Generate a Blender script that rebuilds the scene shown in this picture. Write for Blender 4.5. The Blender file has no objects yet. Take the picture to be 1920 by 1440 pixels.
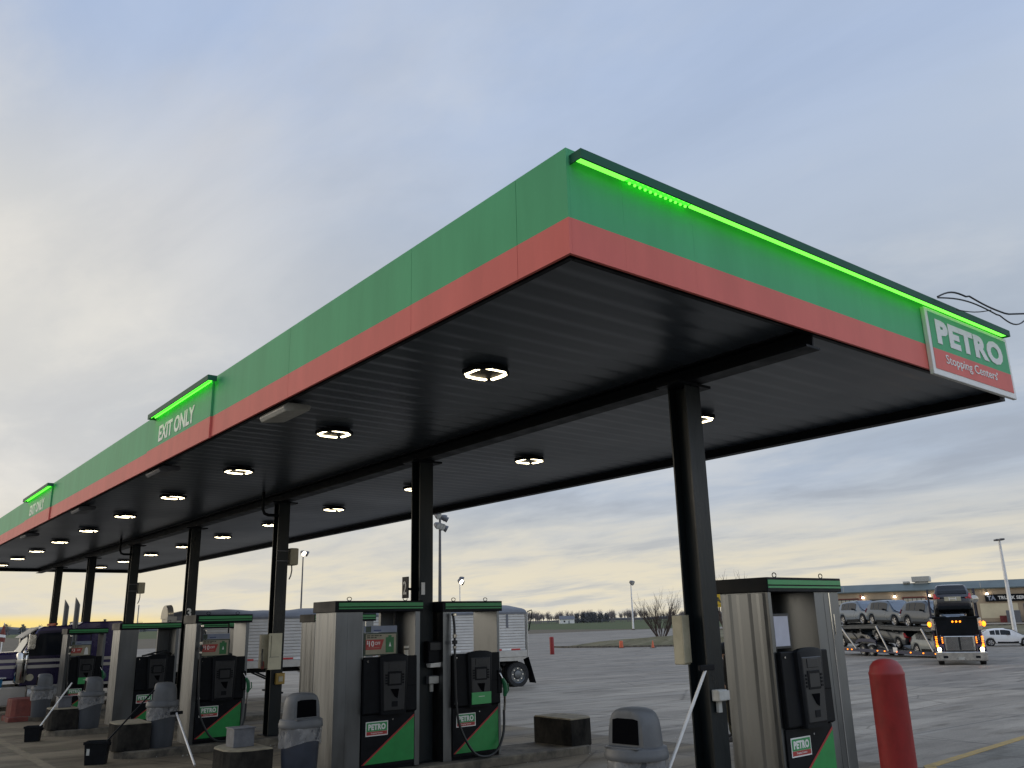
import bpy, bmesh, math, random
from mathutils import Vector, Matrix
R = math.radians
random.seed(7)
sc = bpy.context.scene
col = sc.collection

# ------------------------------------------------------------------ helpers
def G(x, y):
    z = -.0155 * (y - 12.6) - .0073 * (x - 8)
    return min(max(z, -.75), .3)

class MB:
    """collects geometry, then links it as ONE mesh object"""
    def __init__(s): s.v = []; s.f = []; s.m = []
    def add(s, vs, fs, mi=0):
        o = len(s.v); s.v += [tuple(p) for p in vs]
        for f in fs: s.f.append(tuple(i + o for i in f)); s.m.append(mi)
        return s
    def box(s, x0, x1, y0, y1, z0, z1, mi=0):
        return s.add([(x0,y0,z0),(x1,y0,z0),(x1,y1,z0),(x0,y1,z0),(x0,y0,z1),(x1,y0,z1),(x1,y1,z1),(x0,y1,z1)],
                     [(0,3,2,1),(4,5,6,7),(0,1,5,4),(1,2,6,5),(2,3,7,6),(3,0,4,7)], mi)
    def quad(s, a, b, c, d, mi=0): return s.add([a, b, c, d], [(0,1,2,3)], mi)
    def prism(s, poly, t0, t1, axis='y', mi=0):
        """poly in the two axes other than `axis`, swept t0..t1 along it"""
        def P(p, t): return {'x': (t, p[0], p[1]), 'y': (p[0], t, p[1]), 'z': (p[0], p[1], t)}[axis]
        n = len(poly); vs = [P(p, t0) for p in poly] + [P(p, t1) for p in poly]
        fs = [tuple(range(n)), tuple(range(2*n-1, n-1, -1))] + [(i, n+i, n+(i+1) % n, (i+1) % n) for i in range(n)]
        return s.add(vs, fs, mi)
    def loft(s, rings, mi=0, cap=True, close=True):
        n = len(rings[0]); vs = [p for r in rings for p in r]; fs = []
        for k in range(len(rings)-1):
            for i in range(n if close else n-1):
                j = (i+1) % n; fs.append((k*n+i, k*n+j, (k+1)*n+j, (k+1)*n+i))
        if cap: fs += [tuple(range(n-1, -1, -1)), tuple((len(rings)-1)*n+i for i in range(n))]
        return s.add(vs, fs, mi)
    def lathe(s, prof, c=(0,0,0), n=24, mi=0, cap=True, axis='z'):
        rings = []
        for r, z in prof:
            ring = []
            for i in range(n):
                a = 2*math.pi*i/n; p = (r*math.cos(a), r*math.sin(a), z)
                if axis == 'y': p = (p[0], p[2], p[1])
                if axis == 'x': p = (p[2], p[0], p[1])
                ring.append((c[0]+p[0], c[1]+p[1], c[2]+p[2]))
            rings.append(ring)
        return s.loft(rings, mi, cap)
    def tube(s, path, r, n=8, mi=0):
        pts = [Vector(p) for p in path]; rings = []; up = None
        for i, p in enumerate(pts):
            t = (pts[min(i+1, len(pts)-1)] - pts[max(i-1, 0)]).normalized()
            if up is None: up = Vector((0,0,1)) if abs(t.z) < .9 else Vector((1,0,0))
            a = t.cross(up).normalized(); b = a.cross(t).normalized(); up = b
            rr = r[i] if isinstance(r, (list, tuple)) else r
            rings.append([p + a*rr*math.cos(2*math.pi*k/n) + b*rr*math.sin(2*math.pi*k/n) for k in range(n)])
        return s.loft(rings, mi)
    def ball(s, c, r, n=12, mi=0, sz=1.):
        m = n//2
        return s.lathe([(max(r*math.sin(math.pi*k/m), 1e-4), -r*sz*math.cos(math.pi*k/m)) for k in range(m+1)], c, n, mi)
    def build(s, name, mats, parent=None, smooth=None, bevel=0, loc=None, rotz=0, seg=2):
        me = bpy.data.meshes.new(name); me.from_pydata(s.v, [], s.f)
        if not isinstance(mats, (list, tuple)): mats = [mats]
        for m in mats: me.materials.append(m)
        for p, mi in zip(me.polygons, s.m): p.material_index = mi
        bm = bmesh.new(); bm.from_mesh(me); bmesh.ops.recalc_face_normals(bm, faces=bm.faces); bm.to_mesh(me); bm.free()
        if smooth:
            for p in me.polygons: p.use_smooth = True
            me.set_sharp_from_angle(angle=R(smooth))
        o = bpy.data.objects.new(name, me); col.objects.link(o)
        if parent is not None: o.parent = parent
        if loc is not None: o.location = loc
        if rotz: o.rotation_euler[2] = rotz
        if bevel:
            b = o.modifiers.new('bevel', 'BEVEL'); b.width = bevel; b.segments = seg; b.limit_method = 'ANGLE'; b.angle_limit = R(40)
            b.harden_normals = False
        return o

def tag(o, label=None, cat=None, group=None, kind=None):
    if label: o['label'] = label
    if cat: o['category'] = cat
    if group: o['group'] = group
    if kind: o['kind'] = kind
    return o
def thing(name, label, cat, loc=(0,0,0), rotz=0, group=None):
    o = bpy.data.objects.new(name, None); col.objects.link(o); o.empty_display_size = .3
    o.location = loc; o.rotation_euler[2] = rotz
    return tag(o, label, cat, group)
KIDS = {}
def kids(o):
    return [c for c in bpy.data.objects if c.parent == o]
def dup(root, loc, rotz=None, label=None, group=None, scale=None):
    def cp(o, par):
        c = o.copy(); col.objects.link(c)
        if par is not None: c.parent = par
        for k in kids(o): cp(k, c)
        return c
    r = cp(root, None); r.location = loc
    if rotz is not None: r.rotation_euler[2] = rotz
    if label: r['label'] = label
    if group: r['group'] = group
    if scale: r.scale = scale
    return r
def text(s, w, h, mat, parent, name, o, ex, ez, depth=.004, off=0., kind=None, smallsp=1.0):
    """flat lettering of width w and height h, lower left at o, running along ex, upright along ez"""
    cu = bpy.data.curves.new('t', 'FONT'); cu.body = s; cu.offset = off; cu.resolution_u = 3; cu.space_character = smallsp
    ob = bpy.data.objects.new('t', cu); col.objects.link(ob)
    me = bpy.data.meshes.new_from_object(ob.evaluated_get(bpy.context.evaluated_depsgraph_get()))
    bpy.data.objects.remove(ob)
    xs = [v.co.x for v in me.vertices]; ys = [v.co.y for v in me.vertices]
    x0, x1, y0, y1 = min(xs), max(xs), min(ys), max(ys)
    ex, ez, o = Vector(ex), Vector(ez), Vector(o); en = ex.cross(ez)
    b = MB()
    vs = [o + ex*((v.co.x-x0)/(x1-x0)*w) + ez*((v.co.y-y0)/(y1-y0)*h) + en*depth for v in me.vertices]
    b.add(vs, [tuple(p.vertices) for p in me.polygons])
    # side walls so that the letters have a thickness
    edges = {}
    for p in me.polygons:
        pv = list(p.vertices)
        for i in range(len(pv)):
            e = (pv[i], pv[(i+1) % len(pv)]); edges[e] = 1
    n = len(vs)
    b.v += [tuple(Vector(v) - en*depth) for v in vs]
    for (i, j) in edges:
        if (j, i) not in edges: b.f.append((i, j, j+n, i+n)); b.m.append(0)
    bpy.data.meshes.remove(me)
    return b.build(name, mat, parent)

# ------------------------------------------------------------------ materials
def newmat(name):
    m = bpy.data.materials.new(name); m.use_nodes = True
    return m, m.node_tree, m.node_tree.nodes['Principled BSDF']
def mat(name, c, rough=.5, metal=0., var=.12, scale=6., stretch=(1,1,1), bump=0., c2=None, spec=.5, coat=0., rvar=.0, detail=5., bscale=None):
    """procedural: base colour broken up by noise, optional second colour, roughness variation and bump"""
    m, nt, p = newmat(name); n = nt.nodes; L = nt.links
    tc = n.new('ShaderNodeTexCoord'); mp = n.new('ShaderNodeMapping'); mp.inputs['Scale'].default_value = stretch
    L.new(tc.outputs['Object'], mp.inputs['Vector'])
    nz = n.new('ShaderNodeTexNoise'); nz.inputs['Scale'].default_value = scale; nz.inputs['Detail'].default_value = detail; nz.inputs['Roughness'].default_value = .62
    L.new(mp.outputs[0], nz.inputs['Vector'])
    cr = n.new('ShaderNodeValToRGB')
    lo = c2 if c2 else tuple(max(0, x*(1-var)) for x in c); hi = c if c2 else tuple(min(1, x*(1+var)) for x in c)
    cr.color_ramp.elements[0].color = (*lo, 1); cr.color_ramp.elements[1].color = (*hi, 1)
    cr.color_ramp.elements[0].position = .35; cr.color_ramp.elements[1].position = .65
    L.new(nz.outputs['Fac'], cr.inputs['Fac']); L.new(cr.outputs[0], p.inputs['Base Color'])
    p.inputs['Roughness'].default_value = rough; p.inputs['Metallic'].default_value = metal
    p.inputs['Specular IOR Level'].default_value = spec; p.inputs['Coat Weight'].default_value = coat; p.inputs['Coat Roughness'].default_value = .1
    if rvar:
        mr = n.new('ShaderNodeMapRange'); mr.inputs['From Min'].default_value = .3; mr.inputs['From Max'].default_value = .7
        mr.inputs['To Min'].default_value = max(.02, rough-rvar); mr.inputs['To Max'].default_value = min(1, rough+rvar)
        L.new(nz.outputs['Fac'], mr.inputs['Value']); L.new(mr.outputs[0], p.inputs['Roughness'])
    if bump:
        b = n.new('ShaderNodeBump'); b.inputs['Strength'].default_value = bump; b.inputs['Distance'].default_value = .02
        src = nz
        if bscale:
            src = n.new('ShaderNodeTexNoise'); src.inputs['Scale'].default_value = bscale; src.inputs['Detail'].default_value = 4
            L.new(mp.outputs[0], src.inputs['Vector'])
        L.new(src.outputs['Fac'], b.inputs['Height']); L.new(b.outputs[0], p.inputs['Normal'])
    return m
def emit(name, c, strength):
    m, nt, p = newmat(name); p.inputs['Base Color'].default_value = (*c, 1)
    p.inputs['Emission Color'].default_value = (*c, 1); p.inputs['Emission Strength'].default_value = strength
    return m

M = {}
M['green'] = mat('green_fascia', (.092,.395,.185), .55, var=.07, scale=2.2, stretch=(1,1,.2), spec=.12)
M['red'] = mat('red_fascia', (.68,.165,.14), .55, var=.06, scale=2.2, stretch=(1,1,.2), spec=.12)
M['darkgreen'] = mat('dark_green_cap', (.018,.105,.060), .6, var=.08, scale=3, spec=.15)
M['white'] = mat('white_paint', (.74,.73,.70), .5, var=.05, scale=4)
M['signwhite'] = mat('sign_white', (.72,.71,.68), .5, var=.04, scale=4)
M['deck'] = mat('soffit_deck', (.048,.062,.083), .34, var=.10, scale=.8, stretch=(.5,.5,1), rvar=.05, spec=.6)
M['black'] = mat('black_steel', (.004,.006,.009), .5, var=.25, scale=3, rvar=.1, spec=.15)
M['colblack'] = mat('column_paint', (.008,.012,.014), .36, var=.25, scale=2.2, stretch=(1,1,.3), rvar=.14, spec=.25, bump=.12, bscale=25)
M['plastic'] = mat('black_plastic', (.007,.008,.010), .45, var=.2, scale=9, rvar=.08, spec=.1)
M['plastic2'] = mat('grey_black_plastic', (.016,.017,.019), .42, var=.15, scale=9, rvar=.08, spec=.4)
M['plasticgrey'] = mat('trash_lid_grey', (.125,.130,.134), .5, var=.14, scale=5, c2=(.095,.099,.104), rvar=.1, spec=.35)
M['bin'] = mat('trash_bin_grey', (.062,.068,.078), .5, var=.2, scale=4, stretch=(1,1,.35), rvar=.1, spec=.35)
M['bindark'] = mat('bin_dark', (.03,.037,.055), .5, var=.2, scale=4, rvar=.1)
M['steel'] = mat('brushed_steel', (.155,.164,.172), .36, 1., var=.12, scale=2.0, stretch=(1.6,1.6,.35), rvar=.1)
M['steelflat'] = mat('worn_steel', (.135,.142,.148), .44, 1., var=.15, scale=3.5, stretch=(2,2,.6), rvar=.12, bump=.03)
M['chrome'] = mat('chrome', (.62,.61,.59), .14, 1., var=.1, scale=5, rvar=.06)
M['headgreen'] = mat('pump_green', (.035,.27,.085), .4, var=.06, scale=6)
M['doorgreen'] = mat('door_green', (.012,.225,.05), .4, var=.1, scale=5)
M['padgreen'] = mat('pad_green', (.05,.34,.10), .4, var=.06, scale=8)
M['doorred'] = mat('door_red', (.33,.025,.025), .4, var=.1, scale=6)
M['dark'] = mat('dark_void', (.003,.003,.004), .9, var=.1, spec=.03)
M['hose'] = mat('rubber_hose', (.012,.013,.014), .5, var=.2, scale=20)
M['nozzle'] = mat('green_nozzle', (.01,.13,.05), .4, var=.1, scale=20)
M['beige'] = mat('beige_box', (.46,.42,.30), .5, var=.1, scale=6, c2=(.36,.33,.23))
M['cream'] = mat('cream_box', (.62,.58,.42), .5, var=.08, scale=5)
M['yellowbox'] = mat('yellow_box', (.42,.27,.06), .5, var=.2, scale=9)
M['greybox'] = mat('pale_grey_box', (.42,.42,.39), .5, var=.12, scale=8)
M['conc'] = mat('stained_concrete', (.18,.155,.115), .85, c2=(.05,.045,.037), scale=3.2, bump=.35, bscale=40)
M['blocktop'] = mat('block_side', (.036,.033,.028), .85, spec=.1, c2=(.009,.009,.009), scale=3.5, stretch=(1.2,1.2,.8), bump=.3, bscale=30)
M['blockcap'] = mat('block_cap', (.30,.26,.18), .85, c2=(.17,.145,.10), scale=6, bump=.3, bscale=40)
M['boxgrey'] = mat('grey_steel_box', (.12,.125,.14), .5, var=.2, scale=7)
M['redpaint'] = mat('red_block_paint', (.20,.045,.03), .65, c2=(.13,.03,.022), scale=7, bump=.15, bscale=50)
M['bollard'] = mat('red_bollard_sleeve', (.27,.013,.013), .55, c2=(.19,.010,.010), scale=7, stretch=(1,1,.6), rvar=.12, bump=.1, bscale=40)
M['orange'] = mat('orange_plastic', (.58,.12,.05), .5, var=.1, scale=10)
M['poleW'] = mat('pale_pole', (.70,.70,.70), .45, .3, var=.1, scale=2)
M['poleD'] = mat('dark_pole', (.10,.10,.11), .5, .3, var=.15, scale=2)
M['tyre'] = mat('tyre', (.014,.014,.015), .8, var=.25, scale=12, bump=.1)
M['rim'] = mat('alloy_rim', (.42,.42,.43), .35, .9, var=.15, scale=12)
M['glass'] = mat('car_glass', (.012,.015,.02), .09, var=.1, scale=3, spec=.4)
M['glassblue'] = mat('windscreen', (.075,.10,.13), .08, var=.1, scale=3, spec=.8)
M['lamp'] = emit('led_warm', (1, .84, .54), 9)
M['ledgreen'] = emit('led_green', (.05, 1, .03), 1.6)
M['ledgreenB'] = emit('led_green_bright', (.16, 1, .07), 1.9)
M['amber'] = emit('amber_lamp', (1, .24, .01), 3.6)
M['head'] = emit('headlight', (1, .90, .62), 9)
M['wallamp'] = emit('wall_lamp', (1, .86, .68), 9)
M['redlamp'] = mat('red_lens', (.45,.02,.025), .25, var=.1)
M['screen'] = mat('pale_screen', (.42,.43,.50), .3, var=.05, scale=8)
M['adbeige'] = mat('advert_beige', (.30,.27,.19), .5, var=.08, scale=8)
M['adred'] = mat('advert_red', (.36,.035,.03), .45, var=.06, scale=8)
M['addark'] = mat('advert_dark', (.05,.075,.05), .5, c2=(.02,.03,.02), scale=14)
M['adgreen'] = mat('advert_green', (.025,.15,.045), .45, var=.1, scale=14)
M['adblue'] = mat('advert_blue', (.20,.23,.30), .5, var=.08, scale=8)
M['txdark'] = mat('dark_print', (.05,.045,.03), .6)
M['txblue'] = mat('blue_print', (.03,.05,.16), .6)
M['cup'] = mat('paper_cup', (.55,.52,.44), .7, var=.08, scale=20)

def bagmat():
    m, nt, p = newmat('clear_bag'); n = nt.nodes; L = nt.links
    p.inputs['Base Color'].default_value = (.36,.36,.36,1); p.inputs['Roughness'].default_value = .3
    tc = n.new('ShaderNodeTexCoord'); nz = n.new('ShaderNodeTexNoise'); nz.inputs['Scale'].default_value = 4.5; nz.inputs['Detail'].default_value = 3
    mp = n.new('ShaderNodeMapping'); mp.inputs['Scale'].default_value = (1.4,1.4,1.); mp.inputs['Rotation'].default_value = (.5,.3,0)
    L.new(tc.outputs['Object'], mp.inputs[0]); L.new(mp.outputs[0], nz.inputs['Vector'])
    mr = n.new('ShaderNodeMapRange'); mr.inputs['From Min'].default_value = .35; mr.inputs['From Max'].default_value = .68
    mr.inputs['To Min'].default_value = .35; mr.inputs['To Max'].default_value = .68
    L.new(nz.outputs['Fac'], mr.inputs['Value']); L.new(mr.outputs[0], p.inputs['Alpha'])
    b = n.new('ShaderNodeBump'); b.inputs['Strength'].default_value = .6; b.inputs['Distance'].default_value = .03
    L.new(nz.outputs['Fac'], b.inputs['Height']); L.new(b.outputs[0], p.inputs['Normal'])
    return m
M['bag'] = bagmat()

def groundmat(name, c1, c2, c3, rough, jx=None, bump=.25, wet=.0, scale=.35):
    """pavement: large soft stains, streaks of wear, grit, optional slab joints (jx, jy, shade)"""
    m, nt, p = newmat(name); n = nt.nodes; L = nt.links
    tc = n.new('ShaderNodeTexCoord')
    def noise(sc_, det, st=(1,1,1), rot=0):
        mp = n.new('ShaderNodeMapping'); mp.inputs['Scale'].default_value = st; mp.inputs['Rotation'].default_value = (0,0,rot)
        z = n.new('ShaderNodeTexNoise'); z.inputs['Scale'].default_value = sc_; z.inputs['Detail'].default_value = det; z.inputs['Roughness'].default_value = .6
        L.new(tc.outputs['Object'], mp.inputs[0]); L.new(mp.outputs[0], z.inputs['Vector']); return z
    def ramp(z, a, b, e0, e1):
        r = n.new('ShaderNodeValToRGB'); r.color_ramp.elements[0].position = e0; r.color_ramp.elements[1].position = e1
        r.color_ramp.elements[0].color = (*a,1); r.color_ramp.elements[1].color = (*b,1); L.new(z, r.inputs[0]); return r
    def mix(f, a, b, fac=1., mode='MIX'):
        x = n.new('ShaderNodeMix'); x.data_type = 'RGBA'; x.blend_type = mode
        if hasattr(f, 'links'): L.new(f, x.inputs[0])
        else: x.inputs[0].default_value = f
        L.new(a, x.inputs[6])
        if isinstance(b, tuple): x.inputs[7].default_value = (*b, 1)
        else: L.new(b, x.inputs[7])
        return x.outputs[2]
    big = noise(scale, 6); st = noise(.5, 5, (.16,1.6,1), .35); fine = noise(28, 3); st2 = noise(1.3, 6, (.35,1.5,1), -.2)
    base = ramp(big.outputs[0], c2, c1, .34, .66).outputs[0]
    f1 = ramp(st.outputs[0], (0,0,0), (1,1,1), .48, .62).outputs[0]
    base = mix(f1, base, c3)
    f2 = ramp(st2.outputs[0], (1,1,1), (.60,.58,.55), .53, .66).outputs[0]
    base = mix(1., base, f2, mode='MULTIPLY')
    f3 = ramp(fine.outputs[0], (.82,.82,.82), (1.14,1.14,1.14), .3, .7).outputs[0]
    base = mix(1., base, f3, mode='MULTIPLY')
    if jx:
        br = n.new('ShaderNodeTexBrick'); br.inputs['Scale'].default_value = 1; br.offset = 0
        br.inputs['Brick Width'].default_value = jx[0]; br.inputs['Row Height'].default_value = jx[1]; br.inputs['Mortar Size'].default_value = .026
        br.inputs['Color1'].default_value = (1,1,1,1); br.inputs['Color2'].default_value = (.9,.9,.9,1); br.inputs['Mortar'].default_value = (jx[2],)*3 + (1,)
        L.new(tc.outputs['Object'], br.inputs[0]); base = mix(1., base, br.outputs[0], mode='MULTIPLY')
    oil = noise(1.1, 3, (1,1,1), 0)
    f4 = ramp(oil.outputs[0], (1,1,1), (.60,.58,.55), .66, .74).outputs[0]
    base = mix(1., base, f4, mode='MULTIPLY')
    # thin wandering cracks
    vo = n.new('ShaderNodeTexVoronoi'); vo.feature = 'DISTANCE_TO_EDGE'; vo.inputs['Scale'].default_value = .17
    ad = n.new('ShaderNodeMix'); ad.data_type = 'VECTOR'; ad.inputs[0].default_value = .12
    L.new(tc.outputs['Object'], ad.inputs[4]); wz = noise(.8, 4); L.new(wz.outputs['Color'], ad.inputs[5]); L.new(ad.outputs[1], vo.inputs['Vector'])
    cr = ramp(vo.outputs[0], (.5,.48,.46), (1,1,1), .0, .005).outputs[0]
    base = mix(1., base, cr, mode='MULTIPLY')
    L.new(base, p.inputs['Base Color']); p.inputs['Specular IOR Level'].default_value = .28
    mr = n.new('ShaderNodeMapRange'); mr.inputs['From Min'].default_value = .35; mr.inputs['From Max'].default_value = .65
    mr.inputs['To Min'].default_value = rough-.26-wet; mr.inputs['To Max'].default_value = rough+.1
    L.new(st.outputs[0], mr.inputs['Value']); L.new(mr.outputs[0], p.inputs['Roughness'])
    b = n.new('ShaderNodeBump'); b.inputs['Strength'].default_value = bump; b.inputs['Distance'].default_value = .008
    L.new(fine.outputs[0], b.inputs['Height']); L.new(b.outputs[0], p.inputs['Normal'])
    return m
M['asphalt'] = groundmat('asphalt', (.23,.205,.17), (.17,.150,.124), (.32,.286,.24), .80, (17.,13.,.78), .3, .03)
M['apron'] = groundmat('concrete_apron', (.30,.262,.208), (.185,.158,.123), (.37,.327,.268), .78, (5.5,4.6,.45), .3, .08, .28)
M['dirtconc'] = groundmat('oily_concrete', (.235,.190,.128), (.10,.079,.053), (.26,.212,.145), .8, (6.0,3.0,.5), .3, .04, .5)
M['earth'] = groundmat('earth', (.13,.105,.07), (.09,.075,.05), (.15,.125,.085), .95, None, .4)
M['grass'] = groundmat('winter_wheat', (.055,.085,.022), (.045,.07,.02), (.10,.095,.04), .95, None, .5)
M['walk'] = groundmat('sidewalk', (.21,.195,.16), (.16,.148,.12), (.24,.22,.185), .8, (1.5,1.5,.55), .3, 0, .5)
M['yellow'] = mat('yellow_line_paint', (.42,.27,.06), .7, c2=(.28,.20,.08), scale=8, bump=.2, bscale=50)

# ------------------------------------------------------------------ camera, sky, sun
F = 1591.1
yaw, pitch, roll = -.6706, .2723, -.0234
cy, sy = math.cos(yaw), math.sin(yaw)
fwd = Vector((-sy*math.cos(pitch), cy*math.cos(pitch), math.sin(pitch)))
r0 = Vector((cy, sy, 0)); u0 = r0.cross(fwd)
right = r0*math.cos(roll) + u0*math.sin(roll); upv = -r0*math.sin(roll) + u0*math.cos(roll)
cam = bpy.data.cameras.new('camera'); co = bpy.data.objects.new('camera', cam); col.objects.link(co)
co.matrix_world = Matrix(((right.x, upv.x, -fwd.x, 0), (right.y, upv.y, -fwd.y, 0), (right.z, upv.z, -fwd.z, 2.3), (0,0,0,1)))
cam.sensor_width = 36; cam.lens = 36*F/1920; cam.clip_start = .1; cam.clip_end = 8000
sc.camera = co
sc.view_settings.view_transform = 'Standard'; sc.view_settings.look = 'None'; sc.view_settings.exposure = 0; sc.view_settings.gamma = 1
sc.cycles.use_denoising = True
sc.cycles.max_bounces = 8; sc.cycles.transparent_max_bounces = 8

SUN_H = R(-34); SUN_E = R(5)
w = bpy.data.worlds.new('World'); sc.world = w; w.use_nodes = True
nt = w.node_tree; n = nt.nodes; L = nt.links; n.clear()
def sock(x, node, i):
    if isinstance(x, (int, float)): node.inputs[i].default_value = x
    else: L.new(x, node.inputs[i])
def mth(op, a, b=0., clamp=False):
    k = n.new('ShaderNodeMath'); k.operation = op; k.use_clamp = clamp; sock(a, k, 0); sock(b, k, 1); return k.outputs[0]
def sstep(x, a, b, o0=0., o1=1.):
    k = n.new('ShaderNodeMapRange'); k.interpolation_type = 'SMOOTHSTEP'; sock(x, k, 0)
    inv = a > b
    k.inputs[1].default_value = min(a, b); k.inputs[2].default_value = max(a, b)
    k.inputs[3].default_value = o1 if inv else o0; k.inputs[4].default_value = o0 if inv else o1
    return k.outputs[0]
def cmix(f, a, b, mode='MIX'):
    k = n.new('ShaderNodeMix'); k.data_type = 'RGBA'; k.blend_type = mode; sock(f, k, 0)
    for x, i in ((a, 6), (b, 7)):
        if isinstance(x, tuple): k.inputs[i].default_value = (*x, 1)
        else: L.new(x, k.inputs[i])
    return k.outputs[2]
tc = n.new('ShaderNodeTexCoord'); nm = n.new('ShaderNodeVectorMath'); nm.operation = 'NORMALIZE'; L.new(tc.outputs['Generated'], nm.inputs[0])
sp = n.new('ShaderNodeSeparateXYZ'); L.new(nm.outputs[0], sp.inputs[0])
dx, dy, dz = sp.outputs
hl = mth('MAXIMUM', mth('SQRT', mth('ADD', mth('MULTIPLY', dx, dx), mth('MULTIPLY', dy, dy))), .001)
az = mth('DIVIDE', mth('ADD', mth('MULTIPLY', dx, math.sin(SUN_H)), mth('MULTIPLY', dy, math.cos(SUN_H))), hl)
e = mth('MAXIMUM', dz, 0.)
den = mth('ADD', e, .10)
cb = n.new('ShaderNodeCombineXYZ'); L.new(mth('DIVIDE', dx, den), cb.inputs[0]); L.new(mth('DIVIDE', dy, den), cb.inputs[1])
def cloud(scale, det, rough, dist, st=(1,1,1), rot=0., off=(0,0,0)):
    mp = n.new('ShaderNodeMapping'); mp.inputs['Scale'].default_value = st; mp.inputs['Rotation'].default_value = (0,0,rot); mp.inputs['Location'].default_value = off
    z = n.new('ShaderNodeTexNoise'); z.inputs['Scale'].default_value = scale; z.inputs['Detail'].default_value = det
    z.inputs['Roughness'].default_value = rough; z.inputs['Distortion'].default_value = dist
    L.new(cb.outputs[0], mp.inputs[0]); L.new(mp.outputs[0], z.inputs['Vector']); return z.outputs[0]
c1 = cloud(.75, 7, .55, .5, (1,.55,1), R(35)); c2 = cloud(1.9, 8, .6, .3, (.8,.45,1), R(48), (3,1,0)); c3 = cloud(.35, 4, .5, .2, (1,1,1), 0, (7,2,0))
sky = n.new('ShaderNodeTexSky'); sky.sky_type = 'NISHITA'; sky.sun_disc = False; sky.sun_elevation = SUN_E; sky.sun_rotation = SUN_H
sky.air_density = 1; sky.dust_density = 2
# cloud deck, lit from the sunrise side
base = cmix(sstep(e, .30, .62), (.44,.50,.585), (.425,.525,.72))
f = mth('MULTIPLY', sstep(az, .30, .86), sstep(e, .62, .34))
f = mth('MULTIPLY', f, sstep(c3, .30, .60, .72, 1.0))
base = cmix(f, base, (.78,.75,.69))
# broken structure
k1 = sstep(c1, .40, .62)
base = cmix(mth('MULTIPLY', k1, .62), base, cmix(sstep(az, .1, .75), (.45,.525,.645), (.62,.62,.63)))
base = cmix(1., base, cmix(sstep(cloud(1.35, 6, .58, .6, (1,.5,1), R(40), (1.7,4.2,0)), .36, .64), (.93,.94,.955), (1.06,1.05,1.04)), 'MULTIPLY')
k2 = mth('MULTIPLY', sstep(c2, .48, .70), sstep(e, .75, .15, .25, 1.))
base = cmix(mth('MULTIPLY', k2, .55), base, cmix(sstep(az, -.2, .78), (.60,.63,.67), (.88,.84,.76)))
k3 = mth('MULTIPLY', sstep(c2, .52, .34), sstep(e, .50, .08))
base = cmix(mth('MULTIPLY', k3, mth('ADD', .38, mth('MULTIPLY', sstep(az, .7, .1), .26))), base, cmix(sstep(az, .2, .8), (.335,.375,.445), (.55,.535,.53)))
# pale band low down, yellow at the sunrise
hz = mth('MULTIPLY', sstep(e, .16, .03), sstep(c2, .32, .60, .42, 1.))
base = cmix(hz, base, (.79,.72,.56))
ye = mth('MULTIPLY', sstep(e, .020, .008), sstep(az, .52, .76))
base = cmix(ye, base, (1.0,.76,.26))
base = cmix(.0022, base, sky.outputs[0], 'ADD')
# the deck is brightest round the hidden sun, outside the frame, and raised behind the camera, both added to light the fascias
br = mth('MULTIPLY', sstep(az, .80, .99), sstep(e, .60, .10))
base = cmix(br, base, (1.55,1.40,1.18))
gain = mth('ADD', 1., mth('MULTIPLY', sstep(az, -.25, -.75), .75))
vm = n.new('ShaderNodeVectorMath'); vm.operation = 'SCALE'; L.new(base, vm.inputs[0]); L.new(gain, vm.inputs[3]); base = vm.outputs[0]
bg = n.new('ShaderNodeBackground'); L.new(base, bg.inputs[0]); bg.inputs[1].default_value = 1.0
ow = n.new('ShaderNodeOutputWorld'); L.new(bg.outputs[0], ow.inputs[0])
sd = bpy.data.lights.new('sun', 'SUN'); sd.energy = .5; sd.angle = R(45); sd.color = (1, .86, .66)
so = bpy.data.objects.new('sun', sd); col.objects.link(so)
sv = Vector((math.sin(SUN_H)*math.cos(R(9)), math.cos(SUN_H)*math.cos(R(9)), math.sin(R(9))))
so.rotation_euler = sv.to_track_quat('Z', 'Y').to_euler()

# ------------------------------------------------------------------ ground
def sheet(name, poly, off, m, label=None, kind='structure', cat=None, grid=None):
    """a pavement sheet that follows the fall of the ground, cut along the ground's two creases"""
    bm = bmesh.new(); bm.faces.new([bm.verts.new((x, y, 0)) for x, y in poly])
    nrm = Vector((.0073, .0155, 0))
    for c in (.75, -.3):
        p0 = Vector((8, 12.6, 0)) + nrm*(c/nrm.length_squared)
        bmesh.ops.bisect_plane(bm, geom=bm.verts[:]+bm.edges[:]+bm.faces[:], plane_co=p0, plane_no=nrm)
    for v in bm.verts: v.co.z = G(v.co.x, v.co.y) + off
    bmesh.ops.recalc_face_normals(bm, faces=bm.faces)
    me = bpy.data.meshes.new(name); bm.to_mesh(me); bm.free(); me.materials.append(m)
    if me.polygons and me.polygons[0].normal.z < 0: me.flip_normals()
    o = bpy.data.objects.new(name, me); col.objects.link(o); return tag(o, label, cat, None, kind)
sheet('ground', [(-4000,-4000),(4000,-4000),(4000,4000),(-4000,4000)], 0, M['earth'])
sheet('parking_lot', [(-40,-25),(175,-25),(175,60),(150,90),(126,130),(118,158),(60,150),(-40,160)], .006, M['asphalt'])
sheet('concrete_apron', [(-20,-12),(27,-12),(30.5,18),(26.8,31),(25,60),(-20,60)], .012, M['apron'])
sheet('fuel_lane_pavement', [(-12,-9),(13.2,-9),(13.2,52),(-12,52)], .018, M['dirtconc'])
sheet('field', [(60,330),(192,236),(186,178),(240,160),(2500,700),(2500,2500),(300,2500)], .02, M['grass'])
sheet('access_road', [(118,158),(126,130),(150,90),(500,120),(900,300),(880,330),(480,165),(175,170)], .014, M['asphalt'])
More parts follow.
